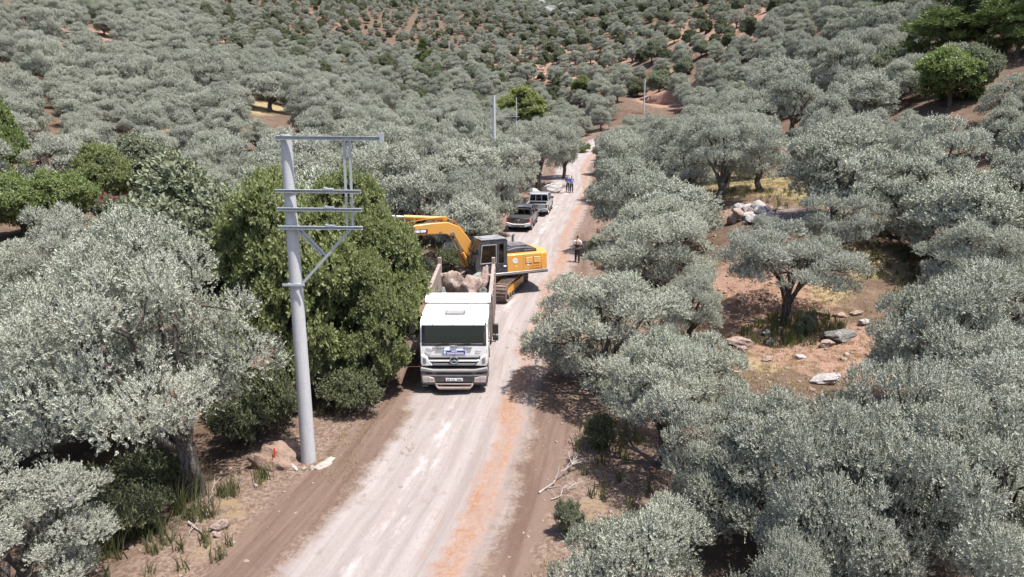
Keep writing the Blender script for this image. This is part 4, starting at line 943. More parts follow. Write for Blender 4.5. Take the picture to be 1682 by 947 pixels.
        for ya, yb in ((1.62, 2.54), (2.57, 3.66)): d.box(min(s*(W_+.002), s*(W_+.01)), max(s*(W_+.002), s*(W_+.01)), ya, yb, .52, 1.06)
        dd = d.build_each('door', paintm, R, bevel=.004)[0]
        b = MB()
        for ya in (1.75, 2.7): b.box(min(s*(W_+.01), s*(W_+.035)), max(s*(W_+.01), s*(W_+.035)), ya, ya+.18, .92, .96)
        b.build_each('handle', M_chrome, dd, bevel=.005)
        b = MB(); b.box(min(s*.86, s*.98), max(s*.86, s*.98), 1.85, 3.8, .34, .40); b.build('side_step', M_blackp, R, .015)
        for y in (1.25, 4.32): wheel(R, 'wheel', (s*.80, y, .385), .385, .25, s, M_steel if not hardtop else M_lgrey, spokes=6)
    b = MB(); b.box(-.7, .7, 5.15, 5.22, .62, 1.0); b.build('grille', M_blackp, R, .01)
make_pickup(851, 382, M_dgrey, 'dark grey pickup truck with light rear bumper and red tail lamp', True, True, -9.5)
make_pickup(881, 356, M_silver, 'silver white pickup truck with open load bed parked by the pale boulder', False, False, -9.5)

# ------------------------------------------------------------------ poles
def build_pole(x, y, zb, H, r0, r1, label, arms, group=None, name='utility_pole', rz=0, detail=True):
    R = empty(name, (x, y, zb), rz, label, 'utility pole', group)
    b = MB(); n = 20; m = 14; V = []; F = []
    for i in range(m+1):
        t = i/m; r = r0+(r1-r0)*t
        for j in range(n): a = 2*math.pi*j/n; V.append((math.cos(a)*r, math.sin(a)*r, -.4+(H+.4)*t))
    for i in range(m):
        for j in range(n): F.append((i*n+j, i*n+(j+1) % n, (i+1)*n+(j+1) % n, (i+1)*n+j))
    F.append(tuple(range(m*n, m*n+n))); b.add(V, F); b.build('concrete_shaft', M_conc, R, smooth=True)
    return R
bp_ = hit(507, 756); PZ = hz(-6.0, 18.3)
PX, PY = bp_[0], bp_[1]
Hm = (CAM_Z-PY*math.tan(PITCH-math.atan((473.5-221)/FPX)))-bp_[2]
P1 = build_pole(PX, PY, bp_[2], Hm, .215, .145, 'tall grey concrete pole with galvanised cross arms beside the road', True)
P1.rotation_euler = (0, rad(.5), 0)
def zh(py, dy=-.25): return (CAM_Z-(PY+dy)*math.tan(PITCH-math.atan((473.5-py)/FPX)))-bp_[2]
def chan(b, x0, x1, y, z, h=.09, w=.07):
    b.box(x0, x1, y-.006, y, z-h/2, z+h/2); b.box(x0, x1, y-w, y-.006, z+h/2-.01, z+h/2); b.box(x0, x1, y-w, y-.006, z-h/2, z-h/2+.01)
zt = Hm-.07
b = MB(); chan(b, -.22, 2.54, -.16, zt, .10, .08); b.box(2.50, 2.58, -.26, -.02, zt-.08, zt+.16); b.build('top_arm', M_galv, P1)
for i, py in enumerate((313.5, 343.5, 373.5)):
    z = zh(py); b = MB(); chan(b, -.30, 1.96, -.19, z, .085, .08); b.box(1.02, 1.22, -.27, -.12, z+.045, z+.075); b.box(.98, 1.04, -.28, -.11, z+.04, z+.1); b.build('cross_arm', M_galv, P1)
    b = MB(); b.ring((0, 0, z), (0, 0, 1), .185, .02, 20, 6); b.build('collar', M_galv, P1)
zb_ = zh(373.5)
for dx in (-.075, .075):
    b = MB(); b.bar((1.62+dx, -.13, zt), (1.60+dx, -.13, zb_-.06), .055, .055, (0, 1, 0)); b.build('hanger_bar', M_galv, P1)
zc = zh(468)
b = MB(); b.bar((.2, -.12, zc), (1.62, -.12, zb_-.04), .07, .09, (0, 1, 0)); b.build('diagonal_strut', M_galv, P1)
for dx in (-.05, .05):
    b = MB(); b.bar((.20+dx, -.10, zb_-.05), (.84+dx, -.10, zh(420)), .05, .05, (0, 1, 0)); b.build('brace', M_galv, P1)
b = MB(); b.ring((0, 0, zc), (0, 0, 1), .20, .025, 20, 6); b.box(-.3, .3, -.25, -.21, zc-.03, zc+.03); b.build('collar', M_galv, P1)
# the other poles follow the road up the valley
x, y = (813-841)/FPX*76, 74.5
build_pole(x, y, hz(x, y), 10.3, .21, .145, 'plain concrete pole rising from olive crowns beside the parked pickups', False)
def far_pole(px, pyt, pyb, d, label, arm=None, r=.13):
    b_ = pt(px, pyb, d); t_ = pt(px, pyt, d); z = min(hz(b_[0], b_[1]), b_[2])
    R = build_pole(b_[0], b_[1], z, t_[2]-z, r*1.25, r*.9, label, False, 'slim poles climbing the far hillside')
    if arm:
        b = MB(); za = pt(px, arm[0], d)[2]-z; b.box((arm[1]-px)/FPX*d, (arm[2]-px)/FPX*d, -.2, -.12, za-.05, za+.05); b.build('cross_arm', M_galv, R)
far_pole(848, 160, 214, 125, 'slim pole with one cross arm in front of the yellow green trees', (191, 816, 853), .10)
far_pole(1058, 130, 166, 140, 'slim pale pole standing at the cut bank on the road bend', None, .13)
far_pole(818, 82, 110, 215, 'slim pole above the red roadside bank on the far slope', None, .13)
far_pole(738, 68, 98, 235, 'slim pole on the scrub hillside, farthest up the valley', None, .13)
# pole footing, dug earth and red stake
rs = np.random.RandomState(8)
foot = empty('pole_footing', (PX, PY, bp_[2]), 0, 'broken ring of pale concrete around the foot of the tall pole', 'footing')
for i in range(11):
    a = rad(148+i*20.5+rs.randn()*4); big = i < 4 or 8 <= i; w = (.20 if big else .09)*(.7+.6*rs.rand()); r_ = .56+.1*rs.rand()
    o = link('concrete_chunk', rock_me('concrete_chunk', 700+i, w*1.25, w*.8, (.15 if i < 4 else .08)*(.7+.6*rs.rand()), M_conc2, 8, .08, 3), foot, (math.cos(a)*r_*1.05, math.sin(a)*r_*.85, .02), (rs.randn()*.15, rs.randn()*.15, a+math.pi/2+rs.randn()*.2))
p = hit(458, 762); o = link('earth_mound', rock_me('earth_mound', 3, .75, .6, .52, M_mound, 3, .2), None, (p[0]-.1, p[1]+.15, p[2]-.02)); tag(o, 'small heap of dug pinkish earth behind the pole foot', 'earth mound')
p = hit(455, 764); b = MB(); b.bar((0, 0, 0), (.02, .03, .42), .035, .035, (0, 1, 0)); o = b.build('marker_stake', plain('red_stake', (.55, .04, .03), .6), None); o.location = (p[0]-.02, p[1]-.12, p[2]+.18); tag(o, 'thin red stake stuck in the earth heap', 'marker stake')

# ------------------------------------------------------------------ loose rocks
ROCKS = [(907,316,42,1.0,M_rock,41,'big whitish boulder at the roadside ahead of the silver pickup',.9),
 (878,318,30,.55,M_rock,42,'flat pale rock between the silver pickup and the whitish boulder',.8),(897,303,16,.4,M_rock,43,'small stone on the upper side of the whitish boulder',.8),(930,266,18,.5,M_rock,45,'pale rock on the left verge where the road ends',.8),(948,249,14,.6,M_rock,46,'small white rock under the bush at the road end',.9),(922,317,12,.2,M_rockp,44,'small flat stone beside the two people in blue',.9),
 (1358,628,56,.4,M_rock,51,'angular white slab, nearest rock in the red clearing',.6),(1378,556,64,.45,M_rockd,52,'broad grey slab right of the lone olive trunk',.7),(1418,532,36,.25,M_rock,53,'thin white rock at the far right of the red clearing',.4),
 (1378,520,26,.2,M_rockp,54,'low pinkish rock up the slope from the grey slab',.6),(1352,517,22,.2,M_rockp,55,'small buff rock beside the lone olive crown shade',.6),(1405,516,24,.2,M_rockp,56,'buff rock above the thin white rock',.6),
 (1210,566,56,.4,M_rockp,57,'rounded buff outcrop left of the lone olive trunk',.6),(1165,562,30,.25,M_rock,58,'pale rock at the left edge of the red clearing',.6),(1219,577,18,.25,M_rockp,59,'small stone just below the rounded buff outcrop',.8),
 (1258,551,18,.3,M_rock,60,'small white stone in the shade by the lone olive trunk',.8),(1266,566,18,.3,M_rockd,61,'grey stone under the small white stone in the shade',.8),(1314,589,20,.2,M_rock,62,'small white stone in the dry grass of the clearing',.6),
 (1356,568,30,.3,M_rockp,63,'pinkish stone below the broad grey slab',.6),(1260,592,24,.2,M_rockp,64,'flat stone in the dry grass nearest the silver crowns',.6),
 (362,868,32,.3,M_rockp,65,'buff stone on the verge below the leaning olive trunk',.6),(358,882,14,.14,M_rockp,66,'small buff stone beside the larger verge stone',.7),(420,800,9,.1,M_rock,67,'little white stone on the left verge near the pole',.6),
 (750,432,50,2.0,M_rockd,68,'boulder coloured dark for the tree shade beneath the excavator boom',.8)]  # dark tone of the boulder under the boom stands in for tree shade
for px, py, w, h, m, sd_, lab, dep in ROCKS: rock_at(px, py, w, h, m, sd_, lab, None, dep, 'boulder' if w > 40 else 'rock', 'rock', .3, rg.uniform(-.6, .6), rg.uniform(-.15, .15))
for i in range(26):   # pile of quarried stone on the right
    px = 1203+rg.random()*72; py = 358+rg.uniform(-9, 9); p = hit(px, py)
    w = rg.uniform(.28, .55); o = link('stone', rock_me('stone', 200+i, w, w*.8, w*.6, M_rock if rg.random() < .7 else M_rockp, 8, .1, 3), None, (p[0], p[1], p[2]+w*.35+.35*rg.random()*(i % 3 > 0)), (rg.random(), rg.random(), rg.random()*6)); tag(o, 'broken pale stone in the rubble heap below the grassy clearing', 'stone', 'stones of the rubble heap')
for i in range(9):
    px = 985+rg.random()*40; py = 262+rg.uniform(-10, 8); p = hit(px, py); w = rg.uniform(.3, .7)
    o = link('stone', rock_me('stone', 300+i, w, w*.8, w*.6, M_rockp, 8, .1, 3), None, (p[0], p[1], p[2]+w*.3), (rg.random(), rg.random(), rg.random()*6)); tag(o, 'pinkish stone among the olives right of the road end', 'stone', 'stones beside the road end')
for i, (px, py, w) in enumerate([(905, 22, 26), (925, 14, 22), (890, 10, 18), (940, 30, 16), (862, 8, 20), (655, 90, 22), (675, 98, 14)]):
    rock_at(px, py, w, 3.2 if i < 5 else 2.2, M_crag, 80+i, ['tall grey crag, largest of the outcrop at the hilltop', 'grey crag right of the largest hilltop crag', 'grey crag left of the largest hilltop crag', 'low crag below the hilltop outcrop', 'crag at the far left of the hilltop outcrop', 'pale rock face left of the dark pine on the scrub slope', 'low pale rock beside the dark pine on the scrub slope'][i], 'grey outcrops on the far hill', 1., 'crag', 'rock', .3, rg.random()*3)

for px, py, w, h, lab in [(1092,172,62,3.6,'steep pinkish cut bank beside the slim pole at the road bend'),(925,136,70,3.0,'red cut bank above the round deep green tree'),(865,116,66,2.6,'red earth bank running left along the far slope')]:
    p = hit(px, py); d = project(p)[2]; q = w/2/FPX*d; o = link('earth_bank', rock_me('earth_bank', int(px), q, q*.3, h*.6, M_bank, 4, .16), None, (p[0], p[1]+q*.3, p[2]+h*.1), (0, 0, -.35)); tag(o, lab, 'earth bank')

# ------------------------------------------------------------------ people
M_skin = plain('skin', (.42, .25, .18), .55); M_hair = plain('dark_hair', (.025, .02, .018), .7); M_jacket = plain('blue_cloth', (.03, .05, .30), .85); M_jacket2 = plain('bright_blue_cloth', (.04, .09, .42), .85)
M_trous = plain('dark_trousers', (.03, .03, .04), .9); M_trous2 = plain('black_trousers', (.014, .013, .015), .9); M_shirt = plain('white_shirt', (.70, .69, .70), .85); M_shoe = plain('dark_shoe', (.03, .028, .026), .7); M_paper2 = plain('pale_sheet', (.62, .66, .55), .8)
def skin_obj(name, verts, edges, radii, mat, parent, lvl=2):
    me = bpy.data.meshes.new(name); me.from_pydata(verts, edges, []); me.materials.append(mat); o = link(name, me, parent)
    m = o.modifiers.new('skin', 'SKIN'); m.use_smooth_shade = True
    if not me.skin_vertices: me.skin_vertices.new() if hasattr(me.skin_vertices, 'new') else None
    sl = me.skin_vertices[0].data
    for i, r in enumerate(radii): sl[i].radius = (r, r) if not isinstance(r, tuple) else r; sl[i].use_root = (i == 0)
    q = o.modifiers.new('subsurf', 'SUBSURF'); q.levels = lvl; q.render_levels = lvl; return o
def make_person(px, py, yaw, label, H, top, bottom, arms, sleeve, stance=.0, group=None, nod=0., vest=False):
    p = flat_hit(px, py); R = empty('person', (p[0], p[1], hz(p[0], p[1])+.012), rad(yaw), label, 'person', group); s = H/1.75; R.scale = (s, s, s)
    V = [(0, 0, .95), (0, -.01, 1.12), (0, 0, 1.32), (0, -.01, 1.45), (0, .01, 1.53), (0, .03+nod*.3, 1.60), (0, .02+nod, 1.69), (0, .12+nod, 1.62)]
    E = [(0, 1), (1, 2), (2, 3), (3, 4), (4, 5), (5, 6), (5, 7)]; Rr = [.13, .12, .14, .10, .055, .075, .085, .022]
    legs = []
    for sx, fy in ((-1, stance), (1, -stance)):
        b = len(V); V += [(sx*.09, 0, .88), (sx*.105, fy*.4+.01, .50), (sx*.11, fy-.01, .09), (sx*.125, fy+.15, .035)]; E += [(0, b), (b, b+1), (b+1, b+2), (b+2, b+3)]; Rr += [.085, .06, .045, .035]; legs.append(V[b:b+4])
    arm_j = []
    for sx, (el, wr) in zip((-1, 1), arms):
        b = len(V); sh = (sx*.175, 0, 1.41); V += [sh, el, wr]; E += [(3, b), (b, b+1), (b+1, b+2)]; Rr += [.055, .042, .03]; arm_j.append((sh, el, wr))
        d = (Vector(wr)-Vector(el)).normalized(); palm = Vector(wr)+d*.07; pi = len(V); V.append(tuple(palm)); E.append((b+2, pi)); Rr.append((.036, .022))
        sd_ = d.orthogonal().normalized(); n2 = d.cross(sd_)
        for fi, (o_, L) in enumerate(((-.033, .065), (-.011, .078), (.011, .074), (.033, .058))):
            q = palm+sd_*o_+d*.03; V += [tuple(q), tuple(q+d*L*.55+n2*.01), tuple(q+d*L+n2*.035)]; k_ = len(V)-3; E += [(pi, k_), (k_, k_+1), (k_+1, k_+2)]; Rr += [.0095, .009, .0075]
        q = Vector(wr)+d*.025+sd_*.035; V += [tuple(q), tuple(q+d*.03+sd_*.03)]; k_ = len(V)-2; E += [(b+2, k_), (k_, k_+1)]; Rr += [.011, .009]
    skin_obj('body', V, E, Rr, M_skin, R, 1)
    # clothing follows the same skeleton a little wider
    V2 = [(0, 0, .90), (0, -.01, 1.12), (0, 0, 1.33), (0, -.01, 1.44), (0, .0, 1.50)]; E2 = [(0, 1), (1, 2), (2, 3), (3, 4)]; R2 = [(.165, .125), (.16, .12), (.175, .125), (.12, .10), (.07, .065)]
    for (sh, el, wr), sx in zip(arm_j, (-1, 1)):
        b = len(V2); end = Vector(el)+(Vector(wr)-Vector(el))*(.92 if sleeve == 'long' else 0) if sleeve == 'long' else Vector(sh)+(Vector(el)-Vector(sh))*.8
        if sleeve == 'long': V2 += [sh, el, tuple(end)]; E2 += [(3, b), (b, b+1), (b+1, b+2)]; R2 += [.075, .06, .045]
        else: V2 += [sh, tuple(end)]; E2 += [(3, b), (b, b+1)]; R2 += [.075, .062]
    skin_obj('jacket' if sleeve == 'long' else 'shirt', V2, E2, R2, top, R)
    V3 = [(0, 0, .96)]; E3 = []; R3 = [(.15, .12)]
    for L in legs:
        b = len(V3); V3 += [L[0], L[1], (L[2][0], L[2][1], .10)]; E3 += [(0, b), (b, b+1), (b+1, b+2)]; R3 += [.10, .078, .065]
    skin_obj('trousers', V3, E3, R3, bottom, R)
    for L in legs: skin_obj('shoe', [(L[2][0], L[2][1]-.05, .05), (L[2][0]*1.05, L[2][1]+.08, .045), (L[3][0], L[3][1]+.05, .038)], [(0, 1), (1, 2)], [.05, .05, .04], M_shoe, R, 1)
    skin_obj('hair', [(0, -.01+nod, 1.735), (0, -.045+nod*.9, 1.69), (0, -.05+nod*.7, 1.62)], [(0, 1), (1, 2)], [.085, .08, .055], M_hair, R, 2)
    if vest: skin_obj('vest', [(0, 0, .93), (0, -.012, 1.12), (0, 0, 1.27)], [(0, 1), (1, 2)], [(.172, .132), (.172, .13), (.185, .135)], M_trous2, R)
    b = MB()
    for sx in (-1, 1): b.lathe((sx*.034, .098+nod, 1.665), (0, 1, 0), [(-.01, .002), (-.006, .011), (.004, .011), (.009, .002)], 8)
    b.build('eyes', M_ink, R)
    return R
make_person(932.5, 316, 175, 'person in a dark blue jacket, left one of the pair at the roadside', 1.80, M_jacket, M_trous, [((-.25, .03, 1.13), (-.12, .2, 1.1)), ((.25, .03, 1.13), (.10, .22, 1.12))], 'long', .02, None, .03)
pr = make_person(938.5, 317, 195, 'person in blue top holding a pale sheet, right one of the pair', 1.77, M_jacket2, M_trous, [((-.26, .05, 1.14), (-.10, .25, 1.20)), ((.26, .05, 1.14), (.12, .25, 1.20))], 'long', .03, None, .05)
b = MB(); b.box(-.16, .16, -.012, .012, -.11, .11); sh = b.build('paper_sheet', M_paper2, None); q = pr.matrix_basis @ Vector((-.02, .36, 1.22)); sh.location = q; sh.rotation_euler = (rad(-50), 0, rad(195)); tag(sh, 'pale sheet held by the person in blue', 'sheet')
make_person(948, 432, -8, 'person with dark hair and black trousers walking alone on the verge', 1.72, M_shirt, M_trous2, [((-.27, .0, 1.13), (-.17, .2, 1.10)), ((.27, .0, 1.13), (.17, .2, 1.12))], 'short', .10, None, .02, True)

# ------------------------------------------------------------------ trees placed one by one: (px, base py, top py, width px, kind, label)
N_ = NEAR; HAND = [
 (244,838,372,425,HERO,'large silver olive with thick bare trunk at the edge of the left verge',0.),
 (35,1030,770,270,N_[1],'olive crown cut by the lower left corner of the view',None),
 (30,800,545,270,N_[2],'olive at the left edge behind the corner olive',None),
 (-20,650,420,200,N_[3],'olive at the left edge behind the large leaning olive',None),
 (150,740,500,260,N_[0],'olive filling the gap between the thick trunk olive and the left edge',None),
 (122,530,345,185,N_[4],'pale olive directly above the large leaning olive',None),
 (20,520,400,150,N_[0],'grey olive at the left edge below the bright green bushes',None),
 (585,402,245,150,MID[0],'olive showing above the dark broadleaf tree beside the cross arms',None),
 (690,398,240,160,MID[1],'wide olive behind the raised excavator boom',None),
 (765,402,282,100,MID[2],'olive behind the excavator boom bend, left of the slim trunk olive',None),
 (800,390,278,95,MID[3],'olive with slim bare trunk left of the dark grey pickup',None),
 (640,360,238,130,MID[4],'olive in the second row above the excavator boom',None),
 (760,345,235,120,MID[5],'olive left of the plain concrete pole base',None),
 (835,330,228,110,MID[0],'olive right of the plain concrete pole, behind both pickups',None),
 (885,308,196,115,OPEN[0],'olive with thick dark trunk behind the whitish boulder',None),
 (926,292,196,62,MID[2],'narrow olive with thin trunk on the left where the road ends',None),
 (1000,650,452,255,N_[1],'big olive overhanging the right road edge opposite the tipper lorry',None),
 (1085,765,560,245,OPEN[1],'olive with curved bare trunk beside the orange road stripe',None),
 (1262,905,655,255,N_[3],'silver olive in front of the red clearing',None),
 (1440,950,610,290,N_[4],'large silver olive right of centre in the nearest right group',None),
 (1528,690,432,225,N_[0],'rounded silver olive at the right end of the red clearing',None),
 (1650,800,560,270,N_[1],'olive at the right edge beside the large silver olive',None),
 (1672,620,440,200,N_[2],'olive at the right edge behind the rounded silver olive',None),
 (1015,1130,838,250,N_[0],'nearest bright silver olive top at the bottom beside the road',None),
 (1255,1180,885,200,N_[3],'low olive top peeping in at the bottom edge',None),
 (1620,1060,700,310,N_[2],'shaded olive in the lower right corner',None),
 (1078,482,330,190,N_[4],'olive right of the road behind the walking person',None),
 (1132,565,440,100,N_[0],'small olive between the overhanging olive and the lone olive',None),
 (1035,405,262,140,MID[3],'olive right of the road opposite the dark grey pickup',None),
 (1105,430,300,150,MID[5],'olive right of the road behind the first roadside row',None),
 (1014,332,218,95,MID[4],'olive right of the road opposite the two people in blue',None),
 (1182,332,190,145,OPEN[1],'dark olive with two bare trunks left of the grassy clearing',None),
 (1288,532,372,190,OPEN[0],'lone olive with black trunk standing in the red clearing',None),
 (1368,372,208,165,MID[2],'pale olive right of the grassy clearing',None),
 (1378,425,318,105,MID[3],'small olive right of the stone rubble heap',None),
 (1562,448,288,175,MID[5],'olive behind the rounded silver olive at the clearing end',None),
 (1478,392,238,150,MID[1],'olive right of the pale olive by the grassy clearing',None),
 (1085,318,218,110,MID[1],'olive left of the dark two trunk olive',None),
 (1645,430,252,165,MID[4],'olive at the right edge above the clearing end',None),
 (1180,870,650,200,N_[1],'shaded olive low between the curved trunk olive and the silver olives',None),
 (1360,1050,700,230,N_[0],'shaded olive below the large silver olive at the bottom',None),
 (1530,930,640,220,N_[3],'olive between the large silver olive and the lower right corner',None),
 (1250,402,352,45,MID[0],'small yellowing olive below the stone rubble heap',None),
]
TG = 'olive trees of the grove'
for i, (px, pyb, pyt, w, kd, lab, rz) in enumerate(HAND):
    p, d, Rr, Hh = by_px(px, pyb, pyt, w)
    plant(kd, p[0], p[1], Rr*1.1, Hh*1.03, rg.random()*6.28 if rz is None else rz, lab, group=TG)
OTHER = [
 (605,600,285,168,GREEN[0],'tall dark green broadleaf tree hiding the excavator boom end','broadleaf_tree','broadleaf tree'),
 (470,655,292,250,GREEN[1],'dark green broadleaf tree directly behind the tall pole','broadleaf_tree','broadleaf tree'),
 (660,585,425,80,GREEN[1],'low leafy broadleaf tree beside the lorry load','broadleaf_tree','broadleaf tree'),
 (318,585,268,250,GGREEN,'grey green broadleaf tree left of the tall pole','broadleaf_tree','broadleaf tree'),
 (5,305,165,95,GMID['bright'],'dark green tree at the left edge above the bright bushes','broadleaf_tree','broadleaf tree'),
 (-5,340,245,80,GMID['green'],'second dark green tree low at the left edge','broadleaf_tree','broadleaf tree'),
 (40,390,285,120,GMID['bright'],'bright green bushy tree at the left edge below the hillside olives','broadleaf_tree','broadleaf tree'),
 (105,385,280,110,GMID['bright'],'bright green bushy tree right beside the first bushy one','broadleaf_tree','broadleaf tree'),
 (182,345,238,105,GMID['green'],'dark green rounded tree above the pink oleander','broadleaf_tree','broadleaf tree'),
 (248,335,222,100,GMID['ggreen'],'dull grey green oak like tree right of the dark rounded tree','broadleaf_tree','broadleaf tree'),
 (118,362,300,62,GMID['dull'],'blue grey shrub in front of the bright bushy trees','shrub','shrub'),
 (860,222,142,85,GMID['yellow'],'yellow green tree behind the plain concrete pole','broadleaf_tree','broadleaf tree'),
 (830,220,165,50,GMID['yellow'],'smaller yellow green tree left of the larger yellow green one','broadleaf_tree','broadleaf tree'),
 (958,163,124,42,GMID['green'],'round deep green tree below the cut bank','broadleaf_tree','broadleaf tree'),
 (937,198,172,30,GMID['bright'],'little lime green tree above the end of the road','broadleaf_tree','broadleaf tree'),
 (950,250,232,36,BUSH['green'],'green bush behind the small white rock at the road end','shrub','shrub'),
 (1558,175,76,105,GMID['bright'],'bright green tree among right slope olives','broadleaf_tree','broadleaf tree'),
 (1598,160,72,70,GMID['ggreen'],'dull green tree right of the bright green slope tree','broadleaf_tree','broadleaf tree'),
 (1450,150,80,60,GMID['ggreen'],'brown green tree left of the bright green slope tree','broadleaf_tree','broadleaf tree'),
 (1350,165,112,95,GMID['ggreen'],'olive green spreading tree on the lower right slope','broadleaf_tree','broadleaf tree'),
 (1548,112,-45,140,PINE,'large dark pine at the top right, left of the bright pine','pine_tree','pine tree'),
 (1612,100,-60,130,PINE,'bright green pine at the top right corner','pine_tree','pine tree'),
 (1672,95,-60,110,PINE,'pine in the top right corner, farthest right','pine_tree','pine tree'),
 (1452,52,-25,60,PINE,'dark narrow pine left of the large dark pine','pine_tree','pine tree'),
 (699,118,62,36,PINE,'lone dark pine on the scrub slope','pine_tree','pine tree'),
 (400,735,650,110,BUSH['dull'],'dark shrub in the shade just left of the tall pole foot','shrub','shrub'),
 (575,672,600,110,BUSH['dull'],'dark shrub in the shade right of the tall pole','shrub','shrub'),
 (455,706,600,110,BUSH['dull'],'dark shrub in the shade behind the tall pole foot','shrub','shrub'),
 (610,640,420,150,GREEN[1],'low dark broadleaf tree between the tall pole and the lorry','broadleaf_tree','broadleaf tree'),
 (150,872,775,150,BUSH['dull'],'dark leafy undergrowth shrub in the shade left of the thick trunk','shrub','shrub'),
 (228,880,800,110,BUSH['dull'],'dark leafy shrub in front of the thick bare trunk','shrub','shrub'),
 (262,812,735,120,BUSH['dull'],'dark shrub behind the thick bare trunk under the large olive','shrub','shrub'),
 (690,480,420,80,BUSH['ggreen'],'shrub behind the broadleaf tree below the boom','shrub','shrub'),
 (740,445,405,60,BUSH['dull'],'shrub in shade in front of the boulder coloured dark for shade','shrub','shrub'),
 (982,425,390,40,BUSH['ggreen'],'low green bush on the right verge behind the walking person','shrub','shrub'),
 (985,735,680,60,BUSH['dull'],'low green bush beneath the olive with curved trunk','shrub','shrub'),
 (1322,545,512,34,BUSH['ggreen'],'root shoots at the foot of the lone clearing olive','shrub','shrub'),
 (935,880,845,55,BUSH['ggreen'],'small weedy plant on the right verge by the dead branches','shrub','shrub'),
]
for px, pyb, pyt, w, kd, lab, nm, ca in OTHER:
    p, d, Rr, Hh = by_px(px, pyb, pyt, w); plant(kd, p[0], p[1], Rr, Hh, rg.random()*6.28, lab, nm, ca)
# oleanders: shrubs with flower clusters as their own part
def oleander(px, pyb, pyt, w, label, seed):
    p, d, Rr, Hh = by_px(px, pyb, pyt, w); r = plant(BUSH['ggreen'], p[0], p[1], Rr, Hh, seed, label, 'oleander', 'oleander shrub')
    rs = np.random.RandomState(seed); P = []
    e = norm(rs.randn(90, 3)); e[:, 2] = np.abs(e[:, 2]); P = e*np.array([Rr, Rr, Hh*.55])*(.8+.25*rs.rand(90, 1))+np.array([0, 0, Hh*.45])
    V, F, T = leaves(rs, P, norm(e+rs.randn(90, 3)*.3), np.full(90, .12), 9, .11, .09, np.full(90, .5)); link('blossom', set_mesh('blossom', V, F, M_flower, False, {'tone': T}), r)
oleander(176, 352, 318, 40, 'oleander with deep pink flowers beside the bright bushes', 5)
oleander(246, 335, 312, 30, 'oleander with a few pink flowers left of the grey green tree', 6)

# ------------------------------------------------------------------ the rest of the grove, scattered over the slopes
KEEP = [(150,300,262,352,58),(0,285,150,372,46),(150,235,290,330,58),(0,165,40,270,75),(700,430,905,650,24),(670,350,905,505,34),(820,300,985,450,50),(900,248,972,340,124),(1165,455,1450,640,34),(1200,275,1330,375,48),(1400,390,1470,470,36),
        (800,160,826,275,74),(838,158,856,215,124),(1040,128,1112,186,134),(900,118,942,138,170),(440,205,640,780,17),(425,168,470,190,110),(1560,75,1600,150,70),
        (1490,-20,1682,62,100),(1510,70,1600,165,70),(380,600,700,780,17),(930,365,965,440,45)]
SPARSE = [(560,-30,800,100,1.35,.60),(800,-30,960,60,1.05,.7),(960,-30,1110,130,1.15,.85),(1095,-30,1300,75,1.5,.75),(1050,75,1240,170,1.15,.9),(780,60,960,135,1.08,.78),(360,-30,590,110,1.06,.68),(60,30,170,110,1.05,1),(1300,-30,1430,40,1.05,.85)]
rs = np.random.RandomState(77)
taken = [(x, y, R) for x, y, R in TREES]; cell = {}
def near_ok(x, y, R, f):
    for ix in range(int(x//8)-1, int(x//8)+2):
        for iy in range(int(y//8)-1, int(y//8)+2):
            for (a, b_, r_) in cell.get((ix, iy), ()):
                if (a-x)**2+(b_-y)**2 < ((R+r_)*f)**2: return False
    return True
for t in taken: cell.setdefault((int(t[0]//8), int(t[1]//8)), []).append(t)
CAND = []
n_try = 60000
ys = 8+np.sqrt(rs.rand(n_try))*500; xs = (rs.rand(n_try)*2-1)*(ys*.95+14); order = np.argsort(ys*(1+.6*rs.rand(n_try)*(ys > 60)))
xs, ys = xs[order], ys[order]; ZZ = height(xs, ys); UU, VV, _ = road_uv(xs, ys); PXY = project(np.c_[xs, ys, ZZ]); RND = rs.rand(n_try, 4)
for i in range(n_try):
    x, y, z = xs[i], ys[i], ZZ[i]; px, py, d = PXY[0][i], PXY[1][i], PXY[2][i]
    if d < 9: continue
    far = sstep(90, 260, np.array(d)).item()
    R = (2.1+1.7*RND[i, 0]**1.4)*(1-.3*far); H = R*(1.75+.5*RND[i, 1])
    dens, sc = 1., 1.
    for (a, b_, c_, e_, k_, s_) in SPARSE:
        if a < px < c_ and b_ < py < e_: dens = k_; sc = s_
    if py < -140: continue
    R *= sc; H *= sc
    if abs(UU[i]) < R+(1.9 if y < 120 else 2.6): continue
    f = .80 if d < 60 else (.76 if d < 130 else .82)
    if dens > 1: f = dens*(.6+.7*RND[i, 2]); R *= .72+.55*RND[i, 3]; H *= .72+.55*RND[i, 3]
    if not near_ok(x, y, R, f): continue
    cpx, cpy, _ = [float(q) for q in project(np.array([x, y, z+H*.55]))]; s = FPX/d; rx = R*.95*s; ry = H*.5*s; bad = False
    for (a, b_, c_, e_, kd_) in KEEP:
        if d < kd_ and cpx+rx > a and cpx-rx < c_ and cpy+ry > b_ and cpy-ry < e_: bad = True; break
    if bad: continue
    CAND.append((x, y, R, H, d, cpx, cpy, RND[i, 3])); cell.setdefault((int(x//8), int(y//8)), []).append((x, y, R))
n_hand = len(HAND)
inview = [c for c in CAND if -c[2]*FPX/c[4] < c[5] < 1682+c[2]*FPX/c[4] and -60 < c[6] < 1000]
inview.sort(key=lambda c: -c[2]/c[4])
IND = inview[:300-n_hand]; IDS = set(id(c) for c in IND); REST = [c for c in CAND if id(c) not in IDS]
for x in range(-34, 35, 5):   # the grove goes on unseen behind the viewpoint, added for windscreen reflections
    for y in (-8, -14, -20, -27, -34):
        if abs(x+4) > 6: REST.append((x+rs.rand()*3, y+rs.rand()*3, 3+.5*rs.rand(), 6+rs.rand(), 30., 0, 0, rs.rand()))
